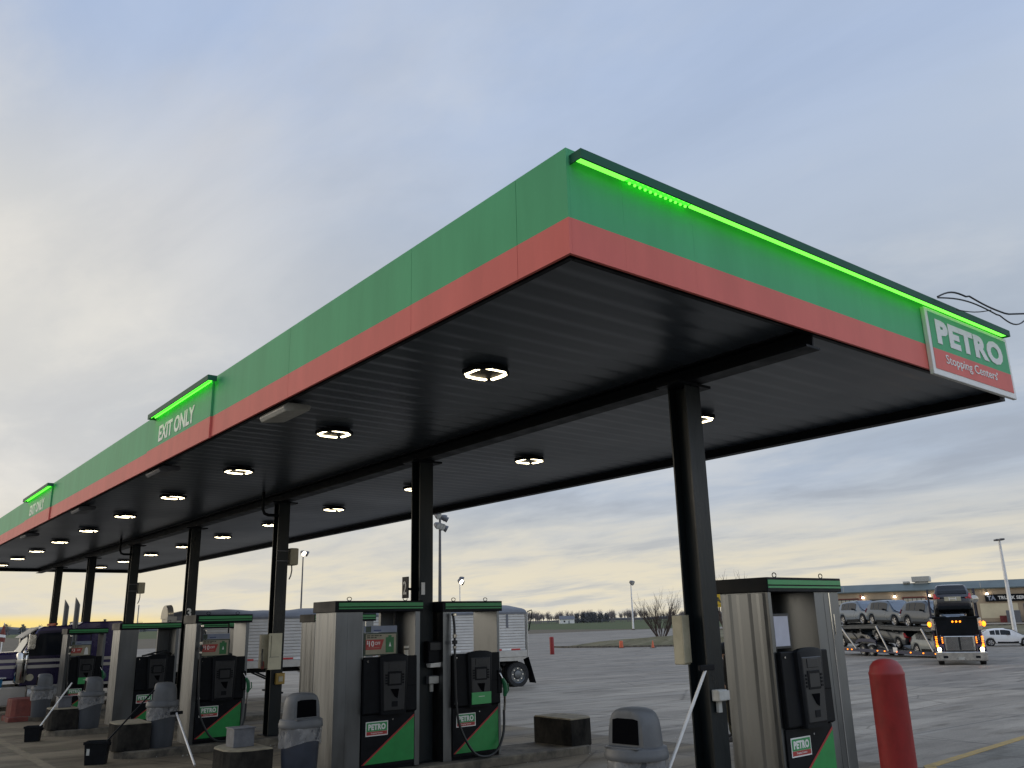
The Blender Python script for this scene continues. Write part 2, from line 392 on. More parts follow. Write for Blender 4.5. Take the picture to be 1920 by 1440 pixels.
# kerbed walk at the lower right with its yellow edge
b = MB(); P = [(13.25,7.05),(20,7.7),(20,-4),(9.5,-4),(9.5,4.4)]
b.loft([[(x,y,G(x,y)-.05) for x,y in P], [(x,y,G(x,y)+.03) for x,y in P]])
tag(b.build('sidewalk', M['walk']), kind='structure')
b = MB()
for (ax, ay), (bx, by) in (((13.25,7.05),(20,7.7)), ((13.25,7.05),(9.5,4.4))):
    nx, ny = -(by-ay), bx-ax; l = math.hypot(nx, ny); s = .16/l if bx > ax else -.16/l
    q = [(ax,ay),(bx,by),(bx-nx*s,by-ny*s),(ax-nx*s,ay-ny*s)]
    b.loft([[(x,y,G(x,y)+.031) for x,y in q], [(x,y,G(x,y)+.036) for x,y in q]])
tag(b.build('yellow_kerb_line', M['yellow']), kind='structure')
M['worn'] = mat('worn_line_paint', (.235,.188,.115), .8, c2=(.13,.104,.07), scale=5, bump=.2, bscale=40)
sheet('worn_painted_line', [(3.62,26),(3.82,26),(3.62,15.5),(3.44,15.5)], .021, M['worn'])
# ------------------------------------------------------------------ canopy
X0, X1, Y0, Y1, H, HS, HT = 4.37, 12.72, 4.705, 47.46, 5.19, 5.516, 6.162
CX = 7.95; PY = [6.618 + 6.006*k for k in range(7)]
canopy = thing('fuel_canopy', 'long green and red fuel station canopy on a row of black columns', 'canopy')
def fascia(a, b, side):
    m = MB(); g = .0025 if side == 'left' else .0005; t = .03
    for z0, z1, mi in ((H, HS, 1), (HS, HT, 0)):
        if side == 'left': m.box(X0, X0+t, a+(g if a > Y0 else 0), b-g, z0, z1, mi)
        if side == 'right': m.box(X1-t, X1, a+g, b-g, z0, z1, mi)
        if side == 'front': m.box(a+g, b-g, Y0, Y0+t, z0, z1, mi)
        if side == 'rear': m.box(a+g, b-g, Y1-t, Y1, z0, z1, mi)
    m.build('fascia_panel', [M['green'], M['red']], canopy)
seams = [Y0, 5.39, 7.18, 10.26, 13.30, 16.57, 19.70, 22.71, 25.45, 29.16, 32.2, 35.3, 38.3, 41.4, 44.4, Y1]
for a, b in zip(seams, seams[1:]):
    fascia(a, b, 'left'); fascia(a, b, 'right')
for a, b in zip([X0+.031, 5.03, 5.97, 8.95, 10.5], [5.03, 5.97, 8.95, 10.5, X1-.031]): fascia(a, b, 'front')
for a, b in zip([X0+.031, 7.2, 10.0], [7.2, 10.0, X1-.031]): fascia(a, b, 'rear')
# soffit: lapped pans running across the canopy
m = MB(); pitch = .335; y0_, y1_ = Y0+.075, Y1-.075; nseg = int((y1_-y0_)/pitch*8)
prof = [(y0_+(y1_-y0_)*i/nseg, 5.257+.0036*math.sin(2*math.pi*i/8)+.0014*math.sin(4*math.pi*i/8)) for i in range(nseg+1)]
m.loft([[(X0+.075, p, z) for p, z in prof], [(X1-.075, p, z) for p, z in prof]], close=False, cap=False)
m.build('soffit_deck', M['deck'], canopy, 60)
m = MB(); m.box(X0+.08, X1-.08, Y0+.08, Y1-.08, 5.95, 6.0)
m.build('roof_deck', M['black'], canopy)
m = MB()
for s in (0, 1):
    zz = (5.05, 5.075) if s == 0 else (5.235, 5.26)
    m.box(CX-.13, CX+.13, Y0+.09, Y1-.09, *zz)
m.box(CX-.012, CX+.012, Y0+.09, Y1-.09, 5.075, 5.235)
m.build('roof_beam', M['black'], canopy)
# perimeter channels just inside the fascia
m = MB()
m.box(X1-.24, X1-.075, Y0+.08, Y1-.08, H-.07, H+.065); m.box(X0+.072, X0+.12, Y0+.08, Y1-.08, H+.005, H+.05)
m.box(X0+.125, X1-.245, Y1-.24, Y1-.075, H-.07, H+.065); m.box(X0+.125, X1-.245, Y0+.072, Y0+.12, H+.005, H+.05)
m.build('edge_channel', M['black'], canopy)
for k, y in enumerate(PY):
    m = MB(); z0 = G(CX, y)
    m.box(CX-.133, CX+.133, y-.14, y-.12, z0, 5.015); m.box(CX-.133, CX+.133, y+.12, y+.14, z0, 5.015)
    m.box(CX-.012, CX+.012, y-.12, y+.12, z0, 5.015)
    c = m.build('column', M['colblack'], canopy)
    m = MB(); m.box(CX-.30, CX+.30, y-.18, y+.18, 5.016, 5.048); m.build('cap_plate', M['black'], c)
    m = MB(); m.box(CX-.22, CX+.22, y-.22, y+.22, z0, z0+.17)
    m.build('base_plate', M['black'], c, bevel=.01)
# conduit elbows by two columns
for k in (2, 4):
    y = PY[k]; m = MB()
    m.tube([(7.45, y-.1, 5.25), (7.45, y-.1, 4.85), (7.49, y-.1, 4.76), (7.58, y-.1, 4.73), (7.94, y-.1, 4.73)], .035, 8)
    m.build('conduit', M['black'], canopy, 40)
# EXIT ONLY panels: proud sheets carrying the words
for (ya, yb, ta, tb) in ((13.13, 16.57, 13.92, 15.86), (25.45, 29.16, 26.33, 28.42)):
    t = thing('exit_panel', 'green and red canopy panel reading EXIT ONLY, ' + ('the nearer one' if ya < 20 else 'the farther one'), 'sign', (X0, ya, H), 0, 'EXIT ONLY panels on the canopy edge')
    m = MB(); m.box(-.034, -.002, .01, yb-ya-.01, HS-H, HT-H-.02, 0); m.box(-.034, -.002, .01, yb-ya-.01, -.02, HS-H, 1)
    m.build('panel', [M['green'], M['red']], t)
    text('EXIT ONLY', tb-ta, .30, M['white'], t, 'lettering', (-.035, tb-ya, HS-H+.06), (0,-1,0), (0,0,1), .006, .03)
# green light bars along the top edge
def lightbar(name, label, length, loc, rotz, dots):
    """x along the bar, -y outwards; hood on top, glowing strip under it"""
    t = thing(name, label, 'light bar', loc, rotz, 'green light bars on the canopy edge')
    m = MB(); m.box(0, length, -.145, -.128, .012, .100); m.box(0, length, -.128, .0, .085, .100)
    m.box(-.012, -.001, -.145, -.0, .012, .100); m.box(length+.001, length+.012, -.145, .0, .012, .100)
    m.build('hood', M['darkgreen'], t)
    segs = []; x = .02
    for a, b in dots: segs.append((x, a)); x = b
    segs.append((x, length-.02))
    for a, b in segs:
        if b-a > .05:
            m = MB(); m.box(a, b, -.120, -.040, .030, .055); m.build('light_strip', M['ledgreenB'], t, bevel=.008)
    for a, b in dots:
        m = MB(); x = a+.04; i = 0
        while x < b-.02:
            m.ball((x, -.108, .036), .015, 8); m.ball((x+.03, -.04, .036), .015, 8); x += .068
        m.build('diode', M['ledgreenB'], t, 40)
        m = MB(); m.box(a, b, -.120, -.02, .06, .076); m.build('circuit_strip', M['ledgreen'], t)
    return t
lightbar('light_bar', 'longest green glowing light bar, along the front fascia above the PETRO sign', 8.2, (4.42, Y0-.001, 6.0), 0, [(.60, 1.46)])
lightbar('light_bar', 'green glowing light bar above the nearer EXIT ONLY panel', 3.2, (X0-.036, 16.15, 6.03), R(-90), [(.05, 3.1)])
lightbar('light_bar', 'green glowing light bar above the farther EXIT ONLY panel', 3.6, (X0-.036, 28.9, 6.03), R(-90), [(.05, 3.5)])
# PETRO sign
t = thing('fascia_sign', 'white framed green and red PETRO sign at the right end of the front fascia', 'sign', (10.33, Y0, 5.12))
SW, SH = 2.36, .885
m = MB(); m.box(0, SW, -.058, -.003, 0, SH); m.build('panel_frame', M['signwhite'], t, bevel=.008)
m = MB(); m.box(.07, SW-.07, -.063, -.059, .35, SH-.05, 0); m.box(.07, SW-.07, -.063, -.059, .08, .35, 1); m.build('sign_face', [M['green'], M['red']], t)
text('PETRO', 1.90, .335, M['signwhite'], t, 'lettering', (.21, -.064, .425), (1,0,0), (0,0,1), .006, .055, smallsp=1.12)
text('Stopping Centers', 1.44, .155, M['signwhite'], t, 'lettering', (.36, -.064, .15), (1,0,0), (0,0,1), .005, .004)
m = MB(); m.lathe([(.018, -.067), (.018, -.064)], (1.82, 0, .285), 10, axis='y'); m.build('trademark_dot', M['signwhite'], t)
# cables that reach the bar from the right
m = MB()
def sag(a, b, s, n=14, wob=0): return [(a[0]+(b[0]-a[0])*i/n, a[1]+(b[1]-a[1])*i/n, a[2]+(b[2]-a[2])*i/n - s*math.sin(math.pi*i/n) + wob*math.sin(i*1.9)) for i in range(n+1)]
m.tube(sag((10.42,4.50,6.10), (11.0,4.4,6.20), -.06, 8)+sag((11.05,4.38,6.21), (11.95,4.33,6.15), .02, 8)+sag((12.0,4.3,6.14), (17.5,2.5,7.25), .12, 20), .012, 6)
m.tube(sag((10.40,4.49,6.08), (11.75,4.36,6.10), -.07, 12)+sag((11.8,4.34,6.09), (12.55,4.25,6.22), .13, 10)+sag((12.6,4.2,6.24), (17.5,2.55,7.18), .1, 20), .010, 6)
m.tube(sag((10.9,4.5,6.03), (11.6,4.36,6.13), .03, 8), .007, 6)
tag(m.build('power_cable', M['hose'], None, 40), 'black cables looping off the canopy light bar above the PETRO sign', 'cable')
# ------------------------------------------------------------------ canopy lamps
def canopy_lamp(label, loc, grp):
    t = thing('canopy_lamp', label, 'lamp', loc, 0, grp)
    m = MB(); o = [(.29*math.cos(R(22.5+45*i)), .30*math.sin(R(22.5+45*i))) for i in range(8)]
    i_ = [(x*.62, y*.62) for x, y in o]
    m.loft([[(x,y,.0) for x,y in o], [(x,y,-.06) for x,y in o], [(x*.96,y*.96,-.082) for x,y in o], [(x*.93,y*.93,-.082) for x,y in o], [(x*.91,y*.91,-.058) for x,y in o]])
    m.build('housing', M['black'], t)
    for q in range(4):
        m = MB(); a0, a1 = R(90*q+45), R(90*q+135); r = .275
        p0 = Vector((r*math.cos(a0), r*math.sin(a0), 0)); p1 = Vector((r*math.cos(a1), r*math.sin(a1), 0)); d = (p1-p0); dn = Vector((-d.y, d.x, 0)).normalized()*.032
        a_, b_ = p0+d*.10, p0+d*.90; bu_ = Vector((p0.x+p1.x, p0.y+p1.y, 0)).normalized()*.022; zz_ = Vector((0,0,-.058))
        m.tube([a_+zz_, a_+d*.06+bu_*.45+zz_, p0+d*.5+bu_+zz_, b_-d*.06+bu_*.45+zz_, b_+zz_], [.014,.026,.027,.026,.014], 8)
        m.build('led_bar', M['lamp'], t, 60)
    t.scale = (1, 1, .72)
    return t
ORD = ['first','second','third','fourth','fifth','sixth','seventh','eighth','ninth','tenth']
lam = None
for row, (lx, ly) in enumerate(((5.872, 7.906), (9.992, 8.126))):
    for k in range(10 if row == 0 else 10):
        lab = f"{ORD[k]} lit ceiling lamp from the front, {'in the row nearer EXIT ONLY' if row == 0 else 'in the row beyond the columns'}"
        loc = (lx, ly+4*k, 5.225)
        if loc[1] > Y1-.5: continue
        if lam is None: lam = canopy_lamp(lab, loc, 'lit lamps under the canopy')
        else: dup(lam, loc, None, lab)
# wedge shaped loudspeakers under the left edge
sp0 = None
for k, y in enumerate((10.96, 16.5, 22.9, 29.9)):
    lab = f"{'pale' if k < 1 else 'dark grey'} wedge floodlight under the canopy's left edge, {ORD[k]} from the front"
    if sp0 is None or k == 1:
        t = thing('edge_floodlight', lab, 'floodlight', (4.52, y, 5.10), 0, 'floodlights under the canopy edge')
        m = MB(); m.prism([(-.04,-.02), (.30,.03), (.33,.08), (.30,.12), (-.02,.11), (-.08,.04)], -.42, .42, 'y'); m.build('housing', M['greybox'] if k == 0 else M['boxgrey'], t, bevel=.015)
        m = MB(); m.box(.08, .12, -.05, .05, .115, .17); m.build('bracket', M['black'], t); sp0 = t
    else: dup(sp0, (4.52, y, 5.10), None, lab)
# ------------------------------------------------------------------ islands
def island(k, x0=4.7, x1=11.45):
    y = PY[k]; b = MB(); out = []
    for i in range(9):
        a = R(90 + 180*i/8); out.append((x0+.5+.5*math.cos(a)*1., y+.6*math.sin(a)))
    for i in range(9):
        a = R(-90 + 180*i/8); out.append((x1-.5+.5*math.cos(a), y+.6*math.sin(a)))
    b.loft([[(px, py, G(px,py)-.05) for px, py in out], [(px, py, G(px,py)+.13) for px, py in out],
            [(px+(7.9-px)*.004, py+(y-py)*.03, G(px,py)+.15) for px, py in out]])
    o = b.build('island', M['conc'], None)
    return tag(o, f'kerbed concrete pump island around the {ORD[k]} black column', None, None, 'structure')
for k in range(7): island(k)
def block(name, label, x, y, mtl, capm, w=.62, d=.9, h=.5, flip=1, grp='concrete guard blocks at the island ends'):
    """guard block with a rounded nose; x is the nose, flip the direction it points away from"""
    z = G(x, y)+.148
    t = thing(name, label, 'guard block', (x, y, z), 0 if flip == 1 else math.pi, grp)
    pts = [(0,-.20),(.05,-.33),(.16,-.43),(.32,-.455),(w,-.455),(w,.455),(.32,.455),(.16,.43),(.05,.33),(0,.20)]
    pts = [(px, py*d/.91) for px, py in pts]
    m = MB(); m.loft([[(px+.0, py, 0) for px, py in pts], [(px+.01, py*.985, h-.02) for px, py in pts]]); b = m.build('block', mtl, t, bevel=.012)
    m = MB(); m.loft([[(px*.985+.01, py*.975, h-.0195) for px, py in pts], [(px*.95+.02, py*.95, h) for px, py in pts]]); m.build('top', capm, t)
    return t
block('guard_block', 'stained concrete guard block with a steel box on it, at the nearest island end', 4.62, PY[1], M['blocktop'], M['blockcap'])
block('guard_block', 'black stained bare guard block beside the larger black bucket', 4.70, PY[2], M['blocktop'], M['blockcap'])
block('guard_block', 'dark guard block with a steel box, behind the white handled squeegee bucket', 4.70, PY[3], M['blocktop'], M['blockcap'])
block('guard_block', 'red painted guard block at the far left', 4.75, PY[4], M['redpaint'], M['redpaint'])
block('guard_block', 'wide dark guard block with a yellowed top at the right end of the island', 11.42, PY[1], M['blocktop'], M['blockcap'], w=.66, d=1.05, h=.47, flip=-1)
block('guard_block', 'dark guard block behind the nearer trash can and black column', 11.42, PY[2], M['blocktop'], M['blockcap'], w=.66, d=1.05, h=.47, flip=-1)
m = MB(); m.box(4.71, 5.25, PY[4]-.62, PY[4]+.62, G(5,PY[4])-.01, G(5,PY[4])+.156); 
for i in range(2): pass
tag(m.build('red_kerb', M['redpaint'], None, bevel=.03), 'red painted kerb around the red guard block', 'kerb')
for k, (x, y) in {1: (4.95, PY[1]+.05), 3: (5.05, PY[3]+.03)}.items():
    z = G(4.7 if k == 3 else 4.62, y)+.648
    m = MB(); m.box(-.15, .15, -.15, .15, 0, .24); m.box(-.165, .165, -.165, .165, .24, .255)
    o = m.build('steel_box', M['boxgrey'], None, bevel=.008, loc=(x, y, z))
    tag(o, 'small grey steel box standing on the ' + ('nearest' if k == 1 else 'farther stained') + ' guard block', 'box', 'steel boxes on guard blocks')
# ------------------------------------------------------------------ fuel pumps
def pump(label, x, yf, width, ox, kind, hose=False, pad=False, ad=None, screen=False):
    """local frame: x along the front, y = 0 at the front face, z = 0 at the island's ground level"""
    t = thing('fuel_pump', label, 'fuel pump', (x, yf, G(x, yf)), 0, 'fuel pumps on the islands')
    D = .70; T = 2.47; W = width-.05; px1 = ox+.95
    # stainless side columns
    def column(xa, xb, flute, mtl='steel'):
        m = MB()
        if xb-xa < .2:
            m.box(xa, xb, .0, D, .15, T)
        else:
            m.box(xa, xb, .0, D, .15, T); m.box(xa+.20, xa+.205, -.003, .0, .2, T-.02)
        if flute:      # pressed ribs of the outer side panel
            xs = xa if flute < 0 else xb; s = flute
            for ya, yb in ((.03,.17),(.24,.46),(.53,.67)):
                m.prism([(xs,ya),(xs+s*.006,ya+.045),(xs+s*.006,yb-.045),(xs,yb)], .17, T-.01, 'z')
        c = m.build('side_column', M[mtl], t, bevel=.012)
        return c
    L1 = ox-.01 if kind != 'R' else .06
    R0 = px1-.03 if kind != 'R' else ox+.90
    column(0, L1, -1, 'steel'); column(R0 if kind == 'R' else px1+.0, W, 1 if kind != 'R' else 0)
    if kind == 'R':
        m = MB(); m.box(W-.16, W-.14, -.006, -.001, 1.95, 2.2); m.box(W-.22, W-.20, -.004, -.001, .18, T-.01); m.build('inspection_plate', M['chrome'], t)
    # lower cabinet and its back
    m = MB(); m.box(L1+.003, (R0 if kind == 'R' else px1)-.003, .02, D-.01, .15, 1.765); m.build('cabinet', M['plastic'], t)
    m = MB(); m.box(L1+.02, px1+.0, D+.0, D+.11, .93, 1.75); m.build('rear_panel', M['plastic'], t, bevel=.03)
    # back lining seen through the opening
    if kind in 'LR':
        m = MB(); xa = (R0 if kind == 'R' else px1)
        m.box(xa-.30, xa-.004, D-.10, D-.03, 1.768, T); m.build('inner_panel', M['steelflat'], t)
    # header
    h = MB(); h.box(-.03, width, -.03, D+.05, T, T+.17); hd = h.build('header', M['black'], t, bevel=.008)
    m = MB(); m.box(.03 if kind != 'R' else -.02, width-.015, -.036, -.0305, T+.085, T+.14); m.box(.03 if kind != 'R' else -.02, width-.015, -.036, -.0305, T+.045, T+.068)
    m.build('stripe', M['headgreen'], hd)
    for ex_ in (.25, width-.3):
        for yy in (.06,):
            m = MB(); m.tube([(ex_+.04*math.cos(a*.6), yy, T+.172+.028+.028*math.sin(a*.6)) for a in range(11)], .006, 6); m.build('lifting_eye', M['black'], hd, 40)
    # lower door: black, green corner and a red diagonal
    dx0, dx1, dz0, dz1 = ox+.0, px1-.02, .25, .925
    door = MB().box(dx0, dx1, -.022, .019, .20, dz1+.02).build('lower_door', M['plastic'], t, bevel=.006)
    MB().prism([(dx0+.05,dz0),(dx1-.005,dz0),(dx1-.005,dz1-.05)], -.0265, -.0225, 'y').build('green_corner', M['doorgreen'], door)
    MB().prism([(dx0+.01,dz0),(dx0+.048,dz0),(dx1-.005,dz1-.048),(dx1-.005,dz1-.015)], -.0265, -.0225, 'y').build('red_diagonal', M['doorred'], door)
    # decal
    cx0 = ox+.07; cz0 = .645
    dc = MB().box(cx0, cx0+.385, -.0262, -.0225, cz0, cz0+.205).build('decal', M['signwhite'], door)
    m = MB(); m.box(cx0+.014, cx0+.371, -.0282, -.0264, cz0+.066, cz0+.191, 0); m.box(cx0+.014, cx0+.371, -.0282, -.0264, cz0+.014, cz0+.064, 1); m.build('decal_face', [M['headgreen'], M['adred']], dc)
    text('PETRO', .30, .088, M['signwhite'], dc, 'lettering', (cx0+.042, -.0284, cz0+.084), (1,0,0), (0,0,1), .002, .05, smallsp=1.12)
    text('Stopping Centers', .20, .030, M['signwhite'], dc, 'lettering', (cx0+.09, -.0284, cz0+.024), (1,0,0), (0,0,1), .001, .0)
    # control panel: two wings and a raised pod with an arched hood
    a0, a1, b0, b1 = ox, px1, .94, 1.79
    cp = MB(); cp.loft([[(a0,.0,b0),(a1,.0,b0),(a1,.0,b1),(a0,.0,b1)], [(a0,-.07,b0+.03),(a1,-.07,b0+.03),(a1,-.06,b1-.0),(a0,-.06,b1-.0)]])
    c = cp.build('control_panel', M['plastic'], t, bevel=.012)
    pc = ox+.505; hw0, hw1 = .215, .245
    def ring(y, g, zt):
        pts = [(pc-hw0-g, y, b0+.0), (pc+hw0+g, y, b0+.0)]
        for i in range(9):
            a = math.pi*i/8; pts.append((pc+(hw1+g)*math.cos(a), y+.03*0, zt-.045+.05*math.sin(a)))
        return pts
    m = MB(); m.loft([ring(-.045, .02, b1+.03), ring(-.105, .004, b1+.035), ring(-.118, -.014, b1+.01)])
    pod = m.build('card_reader_pod', M['plastic'], t, 35)
    ins = MB(); ins.loft([[(pc-hw0+.03,-.112,b0+.05),(pc+hw0-.03,-.112,b0+.05),(pc+hw1-.04,-.112,b1-.06),(pc-hw1+.04,-.112,b1-.06)],
                          [(pc-hw0+.04,-.130,b0+.06),(pc+hw0-.04,-.130,b0+.06),(pc+hw1-.055,-.126,b1-.08),(pc-hw1+.055,-.126,b1-.08)]])
    f = ins.build('reader_face', M['plastic2'], pod, bevel=.006)
    m = MB(); m.box(pc-.125, pc+.125, -.136, -.12, 1.36, 1.57); m.build('screen_bezel', M['plastic'], pod, bevel=.006)
    m = MB(); m.box(pc-.10, pc+.10, -.1395, -.1365, 1.385, 1.535); m.build('screen', M['plastic2'], pod)
    m = MB(); m.box(pc-.11, pc+.11, -.134, -.12, 1.60, 1.70); m.build('keypad', M['plastic2'], pod, bevel=.005)
    m = MB(); m.prism([(pc-.075,1.31),(pc+.075,1.31),(pc+.05,1.17),(pc+.0,1.20)], -.137, -.131, 'y'); m.build('receipt_slot', M['dark'], pod)
    if pad:
        m = MB(); m.box(pc-.20, pc+.20, -.138, -.131, .985, 1.17); p_ = m.build('advert_pad', M['padgreen'], pod, bevel=.004)
        m = MB(); m.box(pc-.06, pc+.06, -.140, -.1385, 1.10, 1.108); m.build('printed_line', M['signwhite'], p_)
    for sx in (-1, 1):
        m = MB()
        for i in range(4): m.box(pc+sx*.15-.018, pc+sx*.15+.018, -.136, -.125, 1.385+.04*i, 1.41+.04*i)
        m.build('button_key', M['plastic'], pod)
    MB().lathe([(.012,-.082),(.012,-.07)], (a0+.05, 0, b1-.06), 12, axis='y').build('lock', M['chrome'], c)
    MB().lathe([(.012,-.0262),(.012,-.0225)], (cx0+.47, 0, cz0+.215), 12, axis='y').build('lock', M['chrome'], door)
    MB().box(pc-.05, pc+.055, -.1345, -.128, 1.05, 1.13).build('card_slot', M['plastic'], pod, bevel=.004)
    m = MB(); m.box(pc-hw0-.02, pc-hw0+.16, -.075, -.0705, b0+.28, b0+.285); m.box(a1-.18, a1-.02, -.075, -.0705, b0+.40, b0+.405); m.build('panel_seam', M['dark'], c)
    # advert in the opening
    if ad:
        ax0, ax1, az0, az1 = ox+.02, ox+.62, 1.81, 2.15
        a_ = MB().box(ax0, ax1, .0, .02, az0, az1).build('advert', M['addark'], t)
        MB().box(ax0+.03, ax1-.03, -.004, -.0005, az0+.02, az1-.02).build('poster', M['adbeige'], a_)
        MB().prism([(ax0+.03,az0+.09),(ax0+.30,az0+.09),(ax0+.35,az0+.24),(ax0+.03,az0+.24)], -.007, -.0045, 'y').build('price_flash', M['adred'], a_)
        text('$', .028, .06, M['signwhite'], a_, 'lettering', (ax0+.045, -.0075, az0+.165), (1,0,0), (0,0,1), .001, .01)
        text(ad, .09 if len(ad) > 1 else .05, .085, M['signwhite'], a_, 'lettering', (ax0+.085, -.0075, az0+.135), (1,0,0), (0,0,1), .001, .015, smallsp=1.05)
        text('OFF', .095, .045, M['signwhite'], a_, 'lettering', (ax0+.19, -.0075, az0+.16), (1,0,0), (0,0,1), .001, .01)
        m = MB(); m.box(ax0+.05, ax0+.27, -.0085, -.0075, az0+.115, az0+.12); m.build('small_print', M['adbeige'], a_)
        m = MB()
        for i, (wd, zz) in enumerate(((.29,.29),(.20,.262))):
            x_ = ax0+.05
            for seg_ in (.07,.06,.09,.05):
                if x_+seg_ < ax0+.05+wd: m.box(x_, x_+seg_-.012, -.0055, -.0043, az0+zz, az0+zz+.016); x_ += seg_
        m.build('small_heading', M['txdark'], a_)
        if ad == '10':
            m = MB(); m.box(ax0+.385, ax0+.53, -.008, -.0045, az0+.04, az0+.27); m.box(ax0+.43, ax0+.485, -.008, -.0045, az0+.27, az0+.30); g_ = m.build('bottle_picture', M['adgreen'], a_)
            m = MB(); m.prism([(ax0+.44,az0+.13),(ax0+.48,az0+.13),(ax0+.46,az0+.20)], -.0095, -.0085, 'y'); m.build('drop_mark', M['signwhite'], g_)
        else:
            m = MB(); m.prism([(ax0+.40,az0+.04),(ax0+.52,az0+.04),(ax0+.50,az0+.22),(ax0+.46,az0+.27),(ax0+.42,az0+.22)], -.008, -.0045, 'y'); m.build('picture', M['signwhite'], a_)
        bn = MB().box(ax0+.0, ax1-.01, .0, .012, az1+.005, az1+.105).build('banner', M['adblue'], t)
        m = MB(); m.box(ax0+.03, ax0+.12, -.003, -.0005, az1+.01, az1+.10); m.build('picture', M['addark'], bn)
        m = MB(); m.box(ax0+.17, ax0+.30, -.003, -.0005, az1+.03, az1+.045); m.build('printed_line', M['txblue'], bn)
        m = MB(); m.box(ax0-.0, ax1-.02, .03, .05, az1+.30, T); m.box(ax1-.045, ax1-.02, .03, .05, az1+.11, az1+.30); m.build('window_frame', M['plastic'], t)
    if screen:
        MB().box(.065, .40, .02, .05, 1.82, 2.22).build('screen_frame', M['plastic2'], t, bevel=.005)
        MB().box(.085, .365, .014, .019, 1.85, 2.19).build('display_screen', M['screen'], t)
    if hose:
        hx = ox-.02
        pts = [(hx, -.06, 2.44), (hx+.01, -.10, 2.2), (hx+.01, -.11, 1.6), (hx+.04, -.12, .9), (hx+.13, -.16, .55), (hx+.33, -.2, .25), (hx+.60, -.2, .18), (hx+.84, -.16, .28), (hx+1.0, -.10, .52), (hx+1.03, -.08, .85)]
        sm = []
        for i in range(len(pts)-1):
            p0, p1, p2, p3 = (Vector(pts[max(i-1,0)]), Vector(pts[i]), Vector(pts[i+1]), Vector(pts[min(i+2,len(pts)-1)]))
            for s in range(6):
                u = s/6; sm.append(.5*((2*p1)+(p2-p0)*u+(2*p0-5*p1+4*p2-p3)*u*u+(3*p1-p0-3*p2+p3)*u**3))
        sm.append(Vector(pts[-1]))
        hs = MB().tube(sm, .021, 8).build('hose', M['hose'], t, 50)
        for z, r_, hh in ((2.42,.03,.05),(2.08,.032,.07),(1.98,.045,.06),(1.90,.032,.05),(1.02,.028,.05)):
            m = MB(); m.lathe([(r_*.7,z-hh/2),(r_,z-hh/2+.008),(r_,z+hh/2-.008),(r_*.7,z+hh/2)], (hx+(.01 if z>1.2 else .035), -.105, 0), 10); m.build('fitting', M['chrome'] if z != 1.98 else M['hose'], hs, 40)
    if hose or kind == 'N':
        nx = px1+.07
        m = MB(); m.tube([(nx,-.08,.84),(nx+.01,-.085,.98),(nx+.005,-.09,1.08)], .022, 8); m.build('swivel', M['chrome'], t, 40)
        m = MB(); m.tube([(nx+.005,-.09,1.07),(nx+.015,-.10,1.18),(nx-.0,-.10,1.28),(nx-.05,-.10,1.36)], [.03,.042,.04,.026], 8)
        m.tube([(nx+.03,-.10,1.10),(nx+.085,-.10,1.16),(nx+.07,-.10,1.27)], .011, 6); m.build('nozzle', M['nozzle'], t, 50)
        m = MB(); m.tube([(nx-.05,-.10,1.36),(nx-.09,-.09,1.44),(nx-.10,-.06,1.46)], .014, 8); m.build('spout', M['chrome'], t, 50)
        m = MB(); m.box(px1-.06, px1+.03, -.09, -.0, 1.12, 1.50); m.build('nozzle_holster', M['plastic'], t, bevel=.02)
    return t
FY = [y-.368 for y in PY]
pump('broad stainless fuel pump with a pale screen, nearest the red bollard', 8.73, FY[0], 1.53, .05, 'R', screen=True)
pump('broad fuel pump with a $10 OFF poster and paper cup, beside column 1', 6.18, FY[1], 1.56, .47, 'L', ad='10')
pump('slim fuel pump with a green pad on its card reader, right of column 1', 8.14, FY[1], 1.22, .17, 'N', hose=True, pad=True)
pump('slim fuel pump with a $10 OFF poster, beside the third column from the right', 6.07, FY[2], 1.17, .10, 'N', hose=True, ad='10')
pump('stainless fuel pump mostly hidden behind the $10 OFF pump with the paper cup', 8.70, FY[2], 1.53, .05, 'R')
pump('broad bare stainless fuel pump with no poster, left of the fourth column', 6.12, FY[3], 1.54, .47, 'L')
pump('slim fuel pump behind the third column, its header seen through the pump in front', 8.14, FY[3], 1.22, .17, 'N', hose=True)
pump('slim fuel pump with a $3 OFF poster in front of the purple truck', 6.10, FY[4], 1.17, .10, 'N', hose=True, pad=True, ad='3')
pump('fuel pump at the far left edge beyond the purple truck', 6.12, FY[5], 1.54, .47, 'L')
# loose hoses lying on the broad bare pump, cup on another
z = G(6.6, FY[3])+1.79
m = MB(); m.tube([(6.72,FY[3]+.05,z+.02),(6.95,FY[3]+.0,z+.05),(7.1,FY[3]+.1,z+.03),(7.25,FY[3]-.0,z+.1),(7.42,FY[3]+.05,z+.08),(7.50,FY[3]+.2,z+.02)], .022, 6)
m.tube([(6.8,FY[3]+.15,z+.02),(7.05,FY[3]+.1,z+.09),(7.35,FY[3]+.12,z+.13),(7.5,FY[3]+.1,z+.04)], .022, 6)
tag(m.build('loose_hose', M['hose'], None, 50), 'coiled black hose lying on top of the bare stainless pump', 'hose')
t = thing('paper_cup', 'white paper cup standing on the $10 OFF pump', 'cup', (6.18+1.24, FY[1]-.025, G(6.9, FY[1])+1.792))
MB().lathe([(.001,0),(.030,0),(.042,.15),(.038,.15),(.028,.01),(.001,.01)], n=18, cap=False).build('cup', M['cup'], t, 40)
MB().lathe([(.0385,.09),(.0405,.115)], n=18, cap=False).build('band', M['txdark'], t, 40)
